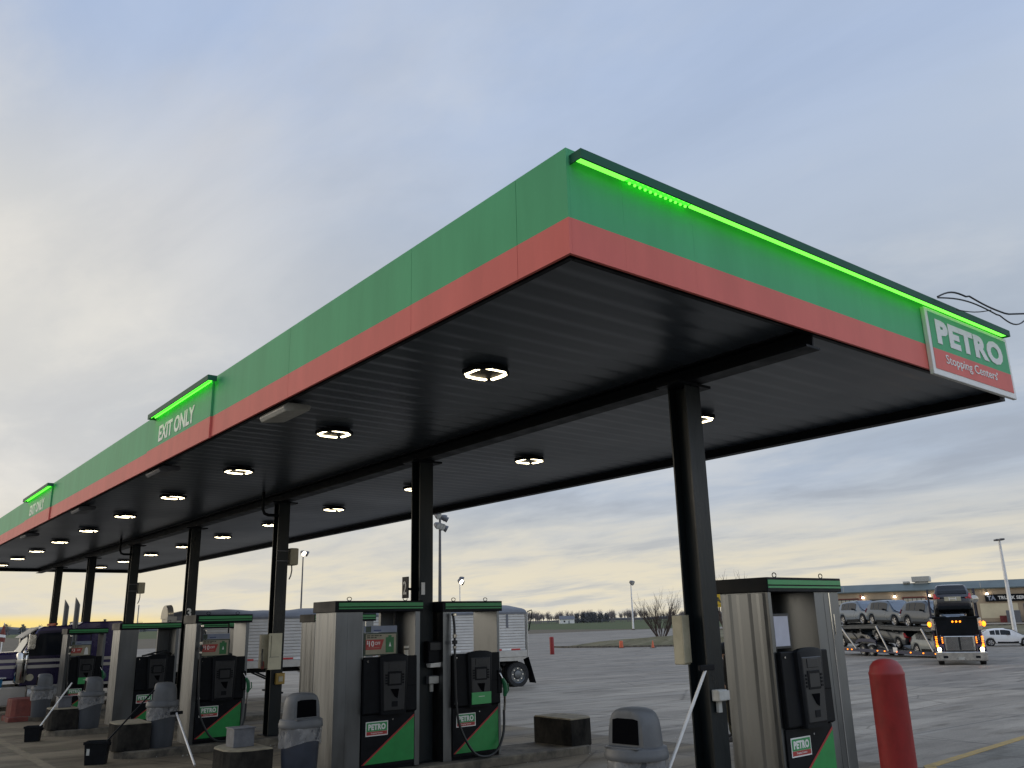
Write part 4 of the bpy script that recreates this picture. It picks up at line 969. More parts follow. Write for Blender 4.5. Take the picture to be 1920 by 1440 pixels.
def make_car(name, label, cat, K, bodym, loc, rotz, group=None, pitch_=0., visor=False):
    t = thing(name, label, cat, loc, rotz, group); t.rotation_euler = (0, pitch_, rotz)
    st, hw = K['st'], K['hw']; rings = []
    xs = sorted(set([s[0] for s in st]+[i*.15 for i in range(int(K['L']/.15))]))
    def sec(x):
        _, zl, zb, zr, wf = interp(st, x); w_ = hw*wf
        # wheel arches lift the lower edge
        for wx in K['wb']:
            d = abs(x-wx); ra = K['r']*1.18
            if d < ra: zl = max(zl, K['r']+math.sqrt(ra*ra-d*d)*.98-.02)
        zl = min(zl, zb-.12); rw = w_*(.97-.24*min(1, max(0, (zr-zb)/.68)))
        return zl, zb, zr, w_, rw
    for x in xs:
        zl, zb, zr, w_, rw = sec(x); zm = zl+(zb-zl)*.45
        half = [(0,zl),(w_*.9,zl),(w_*.985,zl+.04),(w_,zm),(w_*.975,zb-.04),(w_*.95,zb),(rw+.02,zr-.07),(rw-.06,zr-.01),(rw*.55,zr+.02),(0,zr+.025)]
        rings.append([(x,yy,zz) for yy,zz in half]+[(x,-yy,zz) for yy,zz in half[-2:0:-1]])
    body = MB().loft(rings).build('body', bodym, t, 38)
    def side_pt(x, f, s):
        zl, zb, zr, w_, rw = sec(x); y0, z0, y1, z1 = w_*.95, zb, rw+.02, zr-.07
        return (x, s*(y0+(y1-y0)*f+.012), z0+(z1-z0)*f+.004)
    roofs = [q for q in st if q[3]-q[2] > .25]; xa, xb = roofs[0][0], roofs[-1][0]
    for s in (1, -1):
        cuts = [xa+.18, xa+.62, (xa+xb)/2+.02, xb-.12]
        for a, b in zip(cuts, cuts[1:]):
            a, b = a+.03, b-.03; nn = 5; rg = [[side_pt(a+(b-a)*i/nn, .07, s) for i in range(nn+1)], [side_pt(a+(b-a)*i/nn, .90, s) for i in range(nn+1)]]
            MB().loft(rg, close=False, cap=False).build('side_window', M['glass'], t)
        xm = xb-.30
        z = interp(st, xm)[2]
        m = MB(); m.loft([[(xm-.10,s*(hw*.96),z+.03),(xm+.02,s*(hw*.96),z+.03),(xm+.0,s*(hw*.96),z+.14),(xm-.09,s*(hw*.96),z+.14)], [(xm-.08,s*(hw*1.18),z+.04),(xm+.02,s*(hw*1.16),z+.04),(xm+.0,s*(hw*1.16),z+.17),(xm-.07,s*(hw*1.18),z+.17)]])
        m.build('door_mirror', M['black'], t, bevel=.02)
    # windscreen and rear glass follow the roof slope
    def top(x, f): 
        zl, zb, zr, w_, rw = sec(x); return (x, f*(rw-.05), zr+.030)
    i0 = [q for q in st if q[0] >= xb-.6 and q[3]-q[2] > .01]; x0_, x1_ = i0[0][0]+.02, i0[-1][0]
    m = MB(); m.loft([[(p[0]+.012, p[1], p[2]+.006) for p in (top(x0_+(x1_-x0_)*i/6, f) for f in (-1,-.55,0,.55,1))] for i in range(7)], close=False, cap=False); m.build('windscreen', M['glassblue'], t, 60)
    rx0, rx1 = st[1][0]+.06, st[3][0]-.02
    m = MB(); m.loft([[(p[0]-.014, p[1]*.94, p[2]+.004) for p in (top(rx0+(rx1-rx0)*i/5, f) for f in (-1,-.5,0,.5,1))] for i in range(6)], close=False, cap=False); m.build('rear_window', M['glass'], t, 60)
    Lc = K['L']
    for s in (1, -1):
        z = interp(st, Lc-.25)[2]; w_ = hw*interp(st, Lc-.22)[4]
        m = MB(); m.loft([[(Lc-.12,s*w_*.60,z-.18),(Lc-.34,s*w_*1.045,z-.15),(Lc-.42,s*w_*1.055,z-.04),(Lc-.16,s*w_*.60,z-.08)], [(Lc-.06,s*w_*.60,z-.18),(Lc-.28,s*w_*1.06,z-.15),(Lc-.38,s*w_*1.07,z-.04),(Lc-.10,s*w_*.60,z-.08)]]); m.build('headlight', M['chrome'], t)
        zb = interp(st, .1)[2]
        m = MB(); m.loft([[(-.0,s*hw*.66,zb-.12),(.10,s*hw*.95,zb-.14),(.26,s*hw*.93,zb+.14),(.18,s*hw*.87,zb+.14),(.03,s*hw*.82,zb-.03),(.0,s*hw*.66,zb-.06)], [(-.04,s*hw*.66,zb-.12),(.08,s*hw*.985,zb-.14),(.24,s*hw*.965,zb+.15),(.15,s*hw*.87,zb+.15),(-.01,s*hw*.82,zb-.03),(-.04,s*hw*.66,zb-.06)]]); m.build('tail_light', M['redlamp'], t)
        m = MB(); m.box(K['wb'][0]+.5, K['wb'][1]-.5, s*hw*.97-.02, s*hw*.97+.04, .25, .42); m.build('sill_trim', M['black'], t, bevel=.02)
        for wx in K['wb']: wheel(t, wx, s*(hw-.10), K['r'], .22)
    m = MB(); m.box(Lc-.03, Lc+.02, -.42, .42, .50, .72); m.build('grille', M['black'], t, bevel=.02)
    m = MB(); m.box(-.05, .12, -.78, .78, .34, .52); m.build('rear_bumper', M['black'], t, bevel=.03)
    return t
# ---- grain trailer and purple tractor
M['trailer'] = mat('white_ribbed_side', (.50,.48,.45), .42, .0, var=.10, scale=2, rvar=.08)
M['alu'] = mat('trailer_aluminium', (.40,.39,.37), .45, .7, var=.15, scale=3, rvar=.1)
M['tarp'] = mat('navy_tarp', (.13,.135,.15), .55, var=.2, scale=1.5, bump=.3)
M['tapeR'] = mat('red_tape', (.45,.03,.03), .4); M['purple'] = paint('purple_paint', (.030,.022,.095), .25, .2)
M['purpled'] = paint('dark_purple_paint', (.018,.014,.045), .3, .2)
M['silver'] = mat('silver_stripe', (.42,.40,.37), .35, .5, var=.06, scale=3)
TR = thing('grain_trailer', 'long white ribbed grain trailer with a dark rolled tarp, behind the pumps', 'trailer', (24.05, 30.72, -.40), R(169))
Lt, ht, zb_, zt_ = 14.3, 1.28, 1.50, 2.98
# side walls: lapped horizontal ribs, sloped ends
for s in (1, -1):
    pr_ = []; nr = 13
    for i in range(nr):
        z0 = zb_+(zt_-zb_)*i/nr; z1 = zb_+(zt_-zb_)*(i+1)/nr; pr_ += [(ht-.02, z0), (ht-.02, z0+.017), (ht+.03, z0+.019), (ht+.022, z1-.002)]
    m = MB(); m.loft([[(.05, s*y_, z_) for y_, z_ in pr_], [(Lt-.05, s*y_, z_) for y_, z_ in pr_]], close=False, cap=False); m.build('side_panel', M['trailer'], TR)
    m = MB(); m.box(0, Lt, min(s*(ht-.08),s*(ht-.04)), max(s*(ht-.08),s*(ht-.04)), zb_-.0, zt_); m.build('inner_wall', M['alu'], TR)
    m = MB(); m.box(-.02, Lt, min(s*(ht-.04), s*(ht+.05)), max(s*(ht-.04), s*(ht+.05)), zb_-.26, zb_-.003); rl = m.build('bottom_rail', M['alu'], TR, bevel=.01)
    m = MB(); m.box(-.02, Lt, min(s*(ht-.04), s*(ht+.05)), max(s*(ht-.04), s*(ht+.05)), zt_+.003, zt_+.08); m.build('top_rail', M['tarp'], TR)
    tape = MB(); x = .3; i = 0
    while x < Lt-.5:
        tape.box(x, x+.42, s*(ht+.032)-.003, s*(ht+.032)+.003, zb_+.01, zb_+.075, i % 2); x += .44 if i % 5 != 4 else 1.0; i += 1
    tape.build('reflective_tape', [M['tapeR'], M['white']], TR)
    for x in (.9, 5.6, 10.5):
        MB().box(x-.05, x+.05, min(s*(ht+.034), s*(ht+.04)), max(s*(ht+.034), s*(ht+.04)), zt_-.55, zt_).build('tarp_strap', M['tarp'], TR)
rings = []
for i in range(30):
    x = -.03+(Lt+.02)*i/29; ring = []
    rise = .30+.035*math.sin(i*.8)+.02*math.sin(i*2.1); rise *= 1 if 0 < i < 29 else .8
    for k in range(13):
        a = math.pi*k/12; ring.append((x, (ht+.05)*math.cos(a), zt_+.06+rise*math.sin(a)**.8))
    rings.append(ring)
m = MB(); m.loft(rings); m.build('tarp', M['tarp'], TR, 60)
m = MB(); m.box(-.04, .0, -ht, ht, zb_-.2, zt_); m.box(-.09, -.041, ht-.06, ht+.04, zb_-.26, zt_+.08); m.box(-.09, -.041, -ht-.04, -ht+.06, zb_-.26, zt_+.08); m.build('rear_frame', M['alu'], TR)
m = MB(); m.box(Lt, Lt+.05, -ht, ht, zb_-.2, zt_+.1); m.box(Lt-.2, Lt+.12, ht-.1, ht+.06, zb_+.6, zt_+.15); m.build('front_bulkhead', M['alu'], TR)
m = MB(); m.loft([[(Lt-.1,ht*math.cos(math.pi*k/12),zt_+.08+.50*math.sin(math.pi*k/12)) for k in range(13)], [(Lt+.1,ht*math.cos(math.pi*k/12),zt_+.08+.48*math.sin(math.pi*k/12)) for k in range(13)]]); m.build('front_hoop', M['silver'], TR, 30)
for x in (3.9, 8.1):      # hopper chutes
    m = MB(); m.loft([[(x-1.5,-ht+.05,zb_-.27),(x+1.5,-ht+.05,zb_-.27),(x+1.5,ht-.05,zb_-.27),(x-1.5,ht-.05,zb_-.27)], [(x-.55,-.5,.62),(x+.55,-.5,.62),(x+.55,.5,.62),(x-.55,.5,.62)]]); m.build('hopper', M['alu'], TR)
    m = MB(); m.box(x-.62, x+.62, -.55, .55, .52, .61); m.build('hopper_gate', M['silver'], TR)
m = MB(); m.box(9.0, 14.1, -.5, -.4, zb_-.45, zb_-.27); m.box(9.0, 14.1, .4, .5, zb_-.45, zb_-.27); m.box(.0, 2.8, .4, .5, .95, zb_-.27); m.box(.0, 2.8, -.5, -.4, .95, zb_-.27); m.build('chassis_rail', M['black'], TR)
for s in (1, -1):
    m = MB(); m.box(10.25, 10.4, s*.95-.08, s*.95+.08, .35, zb_-.27); m.box(10.15, 10.5, s*.95-.13, s*.95+.13, .30, .36)
    m.tube([(10.32,s*.95,.7),(11.4,s*.95,zb_-.3)], .035, 6); m.tube([(11.55,s*.95,zb_-.3),(12.2,s*.95,.62)], .05, 6); m.build('landing_leg', M['black'], TR)
m = MB(); m.tube([(10.32,-.95,.62),(10.32,.95,.62)], .03, 6); m.build('cross_brace', M['black'], TR)
for x in (.36, 1.62):
    for y_ in (1.06, .72, -1.06, -.72): wheel(TR, x, y_, .52, .27, rimm=M['steelflat'], deep=True)
    MB().tube([(x,-1.0,.52),(x,1.0,.52)], .07, 8).build('axle', M['black'], TR)
for s in (1, -1):
    m = MB(); m.loft([[(-.42,s*.75,.15),(-.45,s*1.27,.15),(-.12,s*1.27,zb_-.28),(-.12,s*.75,zb_-.28)], [(-.40,s*.75,.15),(-.43,s*1.27,.15),(-.10,s*1.27,zb_-.28),(-.10,s*.75,zb_-.28)]]); m.build('mud_flap', M['black'], TR)
    m = MB(); m.prism([(-.10,zb_-.27),(3.1,zb_-.27),(2.9,zb_-.42),(.3,zb_-.42)], s*ht-.02, s*ht+.02, 'y'); m.build('fender_skirt', M['alu'], TR)
m = MB(); m.tube([(-.1,ht,zt_+.1),(-.28,ht+.05,zt_+.16),(-.30,ht+.05,zt_+.05),(-.12,ht+.05,zt_-.7)], .025, 6); m.build('tarp_crank', M['black'], TR)
# tractor: x = 0 at the sleeper's rear wall, forwards +x
TK = thing('semi_tractor', 'purple long nosed semi truck with silver stripes and twin chrome stacks', 'truck', (8.62, 33.72, -.37), R(177))
hw = 1.08
def cabprism(name, prof, y0, y1, m_, bev=.05): return MB().prism(prof, y0, y1, 'y').build(name, m_, TK, 45, bevel=bev, seg=3)
cabprism('sleeper', [(0,1.0),(1.72,1.0),(1.72,2.85),(1.55,2.97),(.35,2.99),(.05,2.90),(0,2.7)], -hw-.08, hw+.08, M['purple'])
cabprism('cab', [(1.74,1.0),(3.22,1.0),(3.26,1.98),(2.88,2.76),(2.7,2.85),(1.74,2.88)], -hw+.02, hw-.02, M['purple'])
cabprism('hood', [(3.24,1.15),(5.55,1.12),(5.62,1.75),(5.3,2.0),(3.28,2.06)], -.62, .62, M['purple'], .08)
for s in (1, -1):
    m = MB(); pts = [(4.05,1.0),(4.12,1.35),(4.35,1.58),(4.7,1.66),(5.05,1.58),(5.28,1.35),(5.35,1.0),(5.22,1.0),(5.1,1.3),(4.7,1.5),(4.3,1.3),(4.18,1.0)]
    m.prism(pts, min(s*.55,s*1.2), max(s*.55,s*1.2), 'y'); m.build('front_fender', M['purpled'], TK, 40, bevel=.02)
    # silver stripes, full length
    for za, zc in ((1.72,1.82),(1.53,1.63)):
        m = MB()
        for xa, xb, yy in ((.02,1.7,hw+.083),(1.76,3.2,hw-.017),(3.3,5.4,.623)):
            m.box(xa, xb, min(s*yy,s*(yy+.006)), max(s*yy,s*(yy+.006)), za, zc)
        m.build('stripe', M['silver'], TK)
    m = MB(); m.prism([(1.98,1.92),(3.06,1.92),(3.1,2.02),(2.80,2.62),(1.98,2.66)], min(s*(hw-.019),s*(hw-.008)), max(s*(hw-.019),s*(hw-.008)), 'y'); m.build('door_window', M['glass'], TK)
    m = MB(); m.prism([(1.84,1.02),(3.14,1.02),(3.18,1.98),(2.84,2.70),(1.84,2.74)], min(s*(hw-.0195),s*(hw-.014)), max(s*(hw-.0195),s*(hw-.014)), 'y')
    d_ = m.build('door', M['purpled'], TK); MB().box(1.95, 2.1, min(s*(hw-.012),s*(hw+.02)), max(s*(hw-.012),s*(hw+.02)), 1.35, 1.42).build('handle', M['chrome'], d_)
    MB().lathe([(.001,0),(.11,0),(.11,.01),(.001,.012)], (0,0,0), 14, axis='y').build('door_emblem', M['beige'], d_, loc=(2.95, s*(hw-.012), 1.25))
    # exhaust stack with slash cut
    m = MB(); m.lathe([(.095,.75),(.095,2.6)], (1.78, s*1.14, 0), 14, cap=True); m.lathe([(.13,1.1),(.13,2.35)], (1.78, s*1.14, 0), 14); m.build('exhaust_shield', M['steelflat'], TK, 40)
    rg = [(1.78+.085*math.cos(2*math.pi*i/14), s*1.14+.085*math.sin(2*math.pi*i/14)) for i in range(14)]
    m = MB(); m.loft([[(a,b_,2.6) for a,b_ in rg], [(a,b_,3.66+1.6*(a-1.78)) for a,b_ in rg]]); m.build('exhaust_stack', M['steelflat'], TK, 40)
    # air cleaner, mirror, steps and tank
    m = MB(); m.lathe([(.001,1.10),(.16,1.10),(.19,1.14),(.19,1.70),(.205,1.71),(.205,1.78),(.19,1.79),(.19,1.98),(.15,2.03),(.001,2.04)], (3.22, s*1.02, 0), 20, cap=False); m.build('air_cleaner', M['chrome'], TK, 40)
    m = MB(); m.box(2.92, 3.14, min(s*1.2,s*1.38), max(s*1.2,s*1.38), 2.12, 2.62); m.build('mirror', M['chrome'], TK, bevel=.03)
    m = MB(); m.tube([(3.1,s*1.06,2.62),(3.08,s*1.28,2.66)], .02, 6); m.tube([(3.1,s*1.06,2.05),(3.08,s*1.28,2.10)], .02, 6); m.ball((3.16,s*1.28,2.03), .09, 10); m.build('mirror_arm', M['chrome'], TK, 40)
    m = MB(); m.lathe([(.001,1.5),(.30,1.52),(.32,1.6),(.32,2.9),(.30,2.98),(.001,3.0)], (0, s*.86, .72), 18, axis='x', cap=False); m.build('fuel_tank', M['alu'], TK, 40)
    m = MB(); m.prism([(3.02,.42),(3.95,.42),(3.75,.98),(3.02,.98)], min(s*.9,s*1.12), max(s*.9,s*1.12), 'y'); m.build('step_box', M['silver'], TK, bevel=.02)
    m = MB(); m.box(.05, 3.0, min(s*1.0,s*1.12), max(s*1.0,s*1.12), .92, 1.0); m.build('running_board', M['alu'], TK)
    wheel(TK, 4.7, s*.98, .52, .28, rimm=M['chrome'], deep=True)
    for x in (-1.0, -2.3):
        for y_ in (1.0, .68): wheel(TK, x, s*y_, .51, .27, rimm=M['alu'], deep=True)
    m = MB(); m.box(2.2, 2.3, s*.3-.05, s*.3+.05, 2.885, 2.96); m.box(2.25, 2.35, s*.62-.05, s*.62+.05, 2.885, 2.96); m.build('marker_lamp', M['redpaint'], TK, bevel=.02)
m = MB(); m.box(-3.0, 3.2, -.45, -.35, .75, .98); m.box(-3.0, 3.2, .35, .45, .75, .98); m.box(-2.2, -.9, -.5, .5, .99, 1.2); m.build('frame_rail', M['black'], TK)
m = MB(); m.loft([[(3.275,-.86,2.02),(3.275,.86,2.02),(2.95,.86,2.66),(2.95,-.86,2.66)], [(3.29,-.86,2.03),(3.29,.86,2.03),(2.965,.86,2.67),(2.965,-.86,2.67)]]); m.build('windscreen', M['glassblue'], TK)
m = MB(); m.loft([[(2.84,-1.0,2.80),(2.84,1.0,2.80),(3.30,.98,2.48),(3.30,-.98,2.48)], [(2.86,-1.0,2.83),(2.86,1.0,2.83),(3.32,.98,2.50),(3.32,-.98,2.50)]]); m.build('sun_visor', M['silver'], TK)
m = MB(); m.box(5.63, 5.70, -.5, .5, 1.0, 1.95); m.build('grille', M['chrome'], TK, bevel=.02)
m = MB(); m.box(5.6, 5.85, -1.2, 1.2, .45, .9); m.build('bumper', M['chrome'], TK, bevel=.04)
m = MB()
for i in range(5): m.box(2.32, 2.40, -.7+.35*i-.04, -.7+.35*i+.04, 2.875, 2.94)
m.build('roof_lamps', M['orange'], TK)
# ---- car carrier: trailer frame, x = 0 at the rear tandem, forwards +x
M['navy'] = paint('carrier_navy', (.022,.026,.062), .35, .2); M['deckgrey'] = mat('carrier_deck', (.075,.08,.085), .5, .5, var=.25, scale=3)
AX = R(240)
def off(o, ang, lx, ly): return (o[0]+lx*math.cos(ang)-ly*math.sin(ang), o[1]+lx*math.sin(ang)+ly*math.cos(ang))
T0 = off((60.4, 35.6), AX, 0, 1.2)          # near wheels stand on the read-off line
CT = thing('car_carrier_trailer', 'two deck car carrier trailer loaded with sport utility cars', 'trailer', (T0[0], T0[1], -.75), AX)
for s in (1, -1):
    y_ = s*1.22
    m = MB(); m.box(-4.2, 9.6, min(y_, y_-s*.10), max(y_, y_-s*.10), .30, .52); rl = m.build('lower_rail', M['navy'], CT, bevel=.01)
    m = MB()
    for x in (-3.9,-3.2,-2.5,-1.9,-1.3,2.2,3.1,4.6,6.2,7.6,8.9): m.box(x-.05, x+.05, min(y_,y_+s*.03), max(y_,y_+s*.03), .40, .47)
    m.build('side_lamps', M['amber'], rl)
    m = MB(); m.prism([(-4.0,2.02),(-1.0,2.10),(2.0,2.16),(5.5,2.02),(9.4,1.96),(9.4,1.80),(5.5,1.84),(2.0,1.96),(-1.0,1.92),(-4.0,1.84)], min(y_,y_-s*.12), max(y_,y_-s*.12), 'y'); m.build('upper_rail', M['deckgrey'], CT)
    for a, b in (((-2.4,2.0),(-.5,.5)), ((2.5,2.1),(3.7,.45)), ((7.8,1.95),(8.8,.55))):
        m = MB(); m.tube([(a[0],y_+s*.06,a[1]),(b[0],y_+s*.06,b[1])], [.075,.06], 8); m.build('lift_ram', M['alu'], CT, 40)
    for x in (-4.0, 9.3): MB().box(x-.08, x+.08, min(y_,y_-s*.1), max(y_,y_-s*.1), .5, 1.95).build('post', M['navy'], CT)
    m = MB(); m.prism([(-.75,.80),(-.3,.98),(.2,1.02),(1.4,1.02),(1.9,.95),(2.1,.80),(2.0,1.12),(1.5,1.25),(-.2,1.23),(-.7,1.0)], min(y_-s*.02,y_-s*.1), max(y_-s*.02,y_-s*.1), 'y'); m.build('wheel_housing', M['navy'], CT)
    for x in (.17, 1.32): wheel(CT, x, s*1.06, .42, .26, rimm=M['alu'], deep=True)
    MB().box(4.2, 4.7, min(y_+s*.005,y_+s*.03), max(y_+s*.005,y_+s*.03), .40, .72).build('placard', M['white'], CT)
for s in (1, -1):      # wheel tracks of both decks
    m = MB(); m.prism([(-4.0,2.10),(-1.0,2.18),(2.0,2.24),(5.5,2.10),(9.4,2.04),(9.4,1.98),(5.5,2.04),(2.0,2.18),(-1.0,2.12),(-4.0,2.04)], min(s*.45,s*1.15), max(s*.45,s*1.15), 'y'); m.build('upper_track', M['deckgrey'], CT)
    m = MB(); m.prism([(-4.1,.56),(-1.0,.62),(.0,.98),(1.6,.98),(3.4,.56),(9.5,.50),(9.5,.44),(3.4,.48),(1.6,.9),(.0,.9),(-1.0,.55),(-4.1,.5)], min(s*.45,s*1.1), max(s*.45,s*1.1), 'y'); m.build('lower_track', M['deckgrey'], CT)
m = MB()
for x in (-3.9, 0, 4.2, 9.2): m.box(x-.06, x+.06, -1.1, 1.1, 1.8, 1.92)
m.build('cross_beam', M['deckgrey'], CT)
GR = 'sport utility cars on the car carrier'
cg = [paint('car_silver_blue', (.10,.135,.18), .3, .2), paint('car_grey', (.062,.086,.115), .3, .2), paint('car_dark_grey', (.03,.044,.064), .3, .2),
      paint('car_black', (.012,.013,.016), .2, .2), paint('car_graphite', (.022,.03,.04), .3, .2), paint('car_silver', (.20,.22,.215), .3, .2), paint('car_plum', (.02,.02,.028), .25, .2)]
def oncarrier(label, lx, z, m_, flip=False, pit=0., K=SUV):
    p = off(T0, AX, lx, 0)
    return make_car('car', label, 'car', K, m_, (p[0], p[1], -.75+z), AX+(math.pi if flip else 0), GR, pit)
oncarrier('silver blue sport utility car, rearmost on the carrier top deck', -3.55, 2.15, cg[0], pit=R(-1))
oncarrier('mid grey sport utility car in the middle of the carrier top deck', .55, 2.19, cg[1], pit=R(1.5))
oncarrier('dark grey sport utility car at the front of the carrier top deck', 4.95, 2.05, cg[2], pit=R(1))
oncarrier('black sport utility car low at the back of the carrier', -3.9, .58, cg[3])
oncarrier('graphite car tilted nose up on the lower deck over the wheels', 5.1, .54, cg[4], True, R(-9), HATCH)
oncarrier('pale silver car on the lower deck just behind the truck', 5.6, .30, cg[5], False, 0, HATCH)
# ---- carrier tractor, x forwards, front bumper at x = 0
TA = R(207)
CK = thing('carrier_truck', 'dark carrier truck facing us with headlights on, amber lamps and chrome grille', 'truck', (46.9, 22.05, -.44), TA)
m = MB(); m.prism([(-.28,1.05),(-1.6,1.10),(-1.75,1.95),(-1.2,1.5),(-.32,1.47)], -.85, .85, 'y'); m.prism([(-1.62,.7),(-3.6,.7),(-3.6,2.2),(-2.2,2.26),(-1.72,1.92)], -1.0, 1.0, 'y'); m.build('cab', M['navy'], CK, 40, bevel=.03)
m = MB(); m.prism([(-.25,.62),(-.30,1.46),(-1.4,1.50),(-1.5,.62)], -.78, .78, 'y'); m.build('hood', M['purpled'], CK, bevel=.06)
m = MB(); m.box(-.02, .10, -1.2, 1.2, .22, .68); bp = m.build('bumper', M['chrome'], CK, bevel=.04)
for y_ in (-.75, .75): MB().box(.101, .112, y_-.11, y_+.11, .36, .48).build('tow_hole', M['black'], bp, bevel=.01)
MB().box(.101, .112, -.17, .12, .28, .42).build('number_plate', M['greybox'], bp)
g_ = MB().box(-.24, -.14, -.72, .72, .69, 1.47).build('grille', M['chrome'], CK, bevel=.05)
m = MB()
for i in range(26):
    y_ = -.60+1.2*i/25
    if abs(y_) > .03: m.box(-.139, -.128, y_-.009, y_+.009, .76, 1.40)
m.box(-.1395, -.131, -.62, .62, .745, .755); g2 = m.build('grille_bars', M['alu'], g_)
MB().box(-.1395, -.1375, -.63, .63, .75, 1.41).build('grille_screen', M['plastic2'], g_)
for s in (1, -1):
    f_ = MB().prism([(-.05,.62),(-.15,1.0),(-.5,1.22),(-1.1,1.2),(-1.5,.9),(-1.55,.62)], min(s*.74,s*1.22), max(s*.74,s*1.22), 'y').build('front_fender', M['purpled'], CK, 40, bevel=.05)
    h_ = MB().box(-.16, -.04, s*.98-.18, s*.98+.18, .70, .90).build('headlight', M['black'], CK, bevel=.05)
    MB().lathe([(.001,.0),(.10,-.0),(.10,-.02)], (0,0,0), 16, axis='x').build('headlight_lens', M['head'], h_, loc=(-.015, s*1.0, .80))
    m = MB()
    m.ball((-.03, s*1.07, .97), .075, 10)
    for i in range(5): m.box(-.10, -.03, s*1.08-.045, s*1.08+.045, 1.06+.085*i, 1.105+.085*i)
    for i in range(4): m.box(-.16, -.12, s*.80-.03, s*.80+.03, 1.10+.09*i, 1.14+.09*i)
    m.build('amber_lamps', M['amber'], CK)
    m = MB(); m.box(-1.95, -1.85, min(s*1.02,s*1.26), max(s*1.02,s*1.26), 1.7, 2.35); m.build('mirror', M['chrome'], CK, bevel=.03)
    m = MB(); m.box(-1.0, -.85, min(s*.30,s*1.22), max(s*.30,s*1.22), 2.02, 2.06); m.build('mirror_arm', M['chrome'], CK)
    m = MB(); m.ball((-.9, s*1.30, 2.05), .11, 10, sz=1.3); m.build('side_marker', M['amber'], CK, 40)
    m = MB(); m.box(-2.6, -2.4, s*1.15-.05, s*1.15+.05, .6, 3.9); m.box(-3.5, -3.3, s*1.15-.05, s*1.15+.05, .6, 3.9); m.build('rack_post', M['navy'], CK)
    m = MB(); m.box(-7.4, .2-.6, min(s*.45,s*1.12), max(s*.45,s*1.12), 2.36, 2.44); m.build('rack_track', M['black'], CK)
    wheel(CK, -.75, s*.98, .46, .28, rimm=M['alu'], deep=True); wheel(CK, -6.2, s*.98, .46, .28, rimm=M['alu'], deep=True)
m = MB(); m.box(-8.0, -.3, -.45, .45, .55, .8); m.box(-7.6, -6.9, -1.15, 1.15, 1.0, 2.35); m.build('frame', M['black'], CK)
m = MB(); m.prism([(-1.70,1.90),(-2.18,2.24),(-2.16,2.25),(-1.68,1.91)], -.92, .92, 'y'); m.build('windscreen', M['glass'], CK)
m = MB(); m.box(-.62, -.50, -1.0, 1.0, 1.50, 2.42); m.build('rack_front_beam', M['black'], CK)
m = MB()
for y_ in (-.18, 0, .18): m.ball((-.47, y_, 2.18), .05, 8)
m.build('cluster_lamps', M['amber'], CK)
m = MB(); m.lathe([(.001,.02),(.19,.0),(.20,-.03),(.001,-.06)], (0,0,0), 18, axis='x', cap=False); m.build('round_mirror', M['chrome'], CK, 40, loc=(-.9, 1.05, 3.32))
m = MB(); m.tube([(-.95,1.05,3.3),(-.95,1.12,2.4)], .02, 6); m.build('mirror_stem', M['black'], CK)
p = off((46.9, 22.05), TA, -.55, 0)
hc_ = make_car('car', 'dark plum car riding backwards above the carrier truck cab', 'car', SUV, cg[6], (p[0], p[1], 2.02), TA+math.pi, GR, R(3))
m = MB()
for y_ in (-.16, .16): m.box(-.075, -.055, y_-.02, y_+.02, .80, .98)
m.box(-.075, -.055, -.16, .16, .87, .91); m.build('badge', M['signwhite'], hc_)
m = MB(); m.box(-.055, -.045, -.40, .40, .78, 1.0); m.build('plate_recess', M['beige'], hc_, bevel=.04)
# ---- white hatchback parked beyond
make_car('car', 'white hatchback parked at the right edge before the truck service building', 'car', HATCH, paint('car_white', (.72,.72,.72), .3, 0), (80.2, 36.0, -.75), R(-60))
# ------------------------------------------------------------------ truck service building on its bank
M['tan'] = mat('tan_wall', (.36,.285,.20), .8, var=.08, scale=.6, bump=.05); M['teal'] = mat('teal_metal_roof', (.115,.145,.145), .5, .2, var=.1, scale=.5)
M['creamw'] = mat('cream_wall', (.62,.55,.38), .7, var=.06, scale=.6); M['doordk'] = mat('bay_opening', (.035,.035,.03), .5, var=.3, scale=1); M['winpane'] = mat('pale_bay_pane', (.45,.42,.34), .4, var=.2, scale=2)
M['brickred'] = mat('red_wall_base', (.17,.035,.035), .8, var=.15, scale=2)
LB, RB = Vector((150.2, 96.3, .15)), Vector((163.0, 62.8, .15)); bd = (RB-LB); bd.z = 0; bL = bd.length; bang = math.atan2(bd.y, bd.x)
BL = bL+45
BG = thing('truck_service_building', 'long tan truck service building with a teal roof and lit wall lamps', 'building', (LB.x, LB.y, .15), bang)
# local: x along the front to the right, y = 0 front face, back at +y
MB().box(-1.5, BL, 0, 24, 0, 5.75).build('wall', M['tan'], BG)
m = MB(); m.loft([[(-2.2,-.5,5.76),(BL+.6,-.5,5.76),(BL+.6,24.5,5.76),(-2.2,24.5,5.76)], [(-2.2,-.5,5.95),(BL+.6,-.5,5.95),(BL+.6,24.5,5.95),(-2.2,24.5,5.95)], [(2.2,2.4,7.25),(BL-3,2.4,7.25),(BL-3,21,7.25),(2.2,21,7.25)]]); rf = m.build('roof', M['teal'], BG)
bu = lambda x: x
def bay(x0, x1, z0, z1, mtl, fr=True, pane=False):
    o = MB().box(x0, x1, -.05, -.005, z0, z1).build('bay_door', mtl, BG)
    if fr:
        m = MB(); m.box(x0-.18, x0-.003, -.09, -.004, z0, z1+.18); m.box(x1+.003, x1+.18, -.09, -.004, z0, z1+.18); m.box(x0, x1, -.09, -.004, z1+.003, z1+.18); m.build('frame', M['redpaint'], o)
    if pane:
        m = MB(); n_ = 5
        for i in range(n_): a = x0+(x1-x0)*i/n_; m.box(a+.06, a+(x1-x0)/n_-.06, -.07, -.051, z1-.95, z1-.15)
        m.build('pane', M['winpane'], o)
    return o
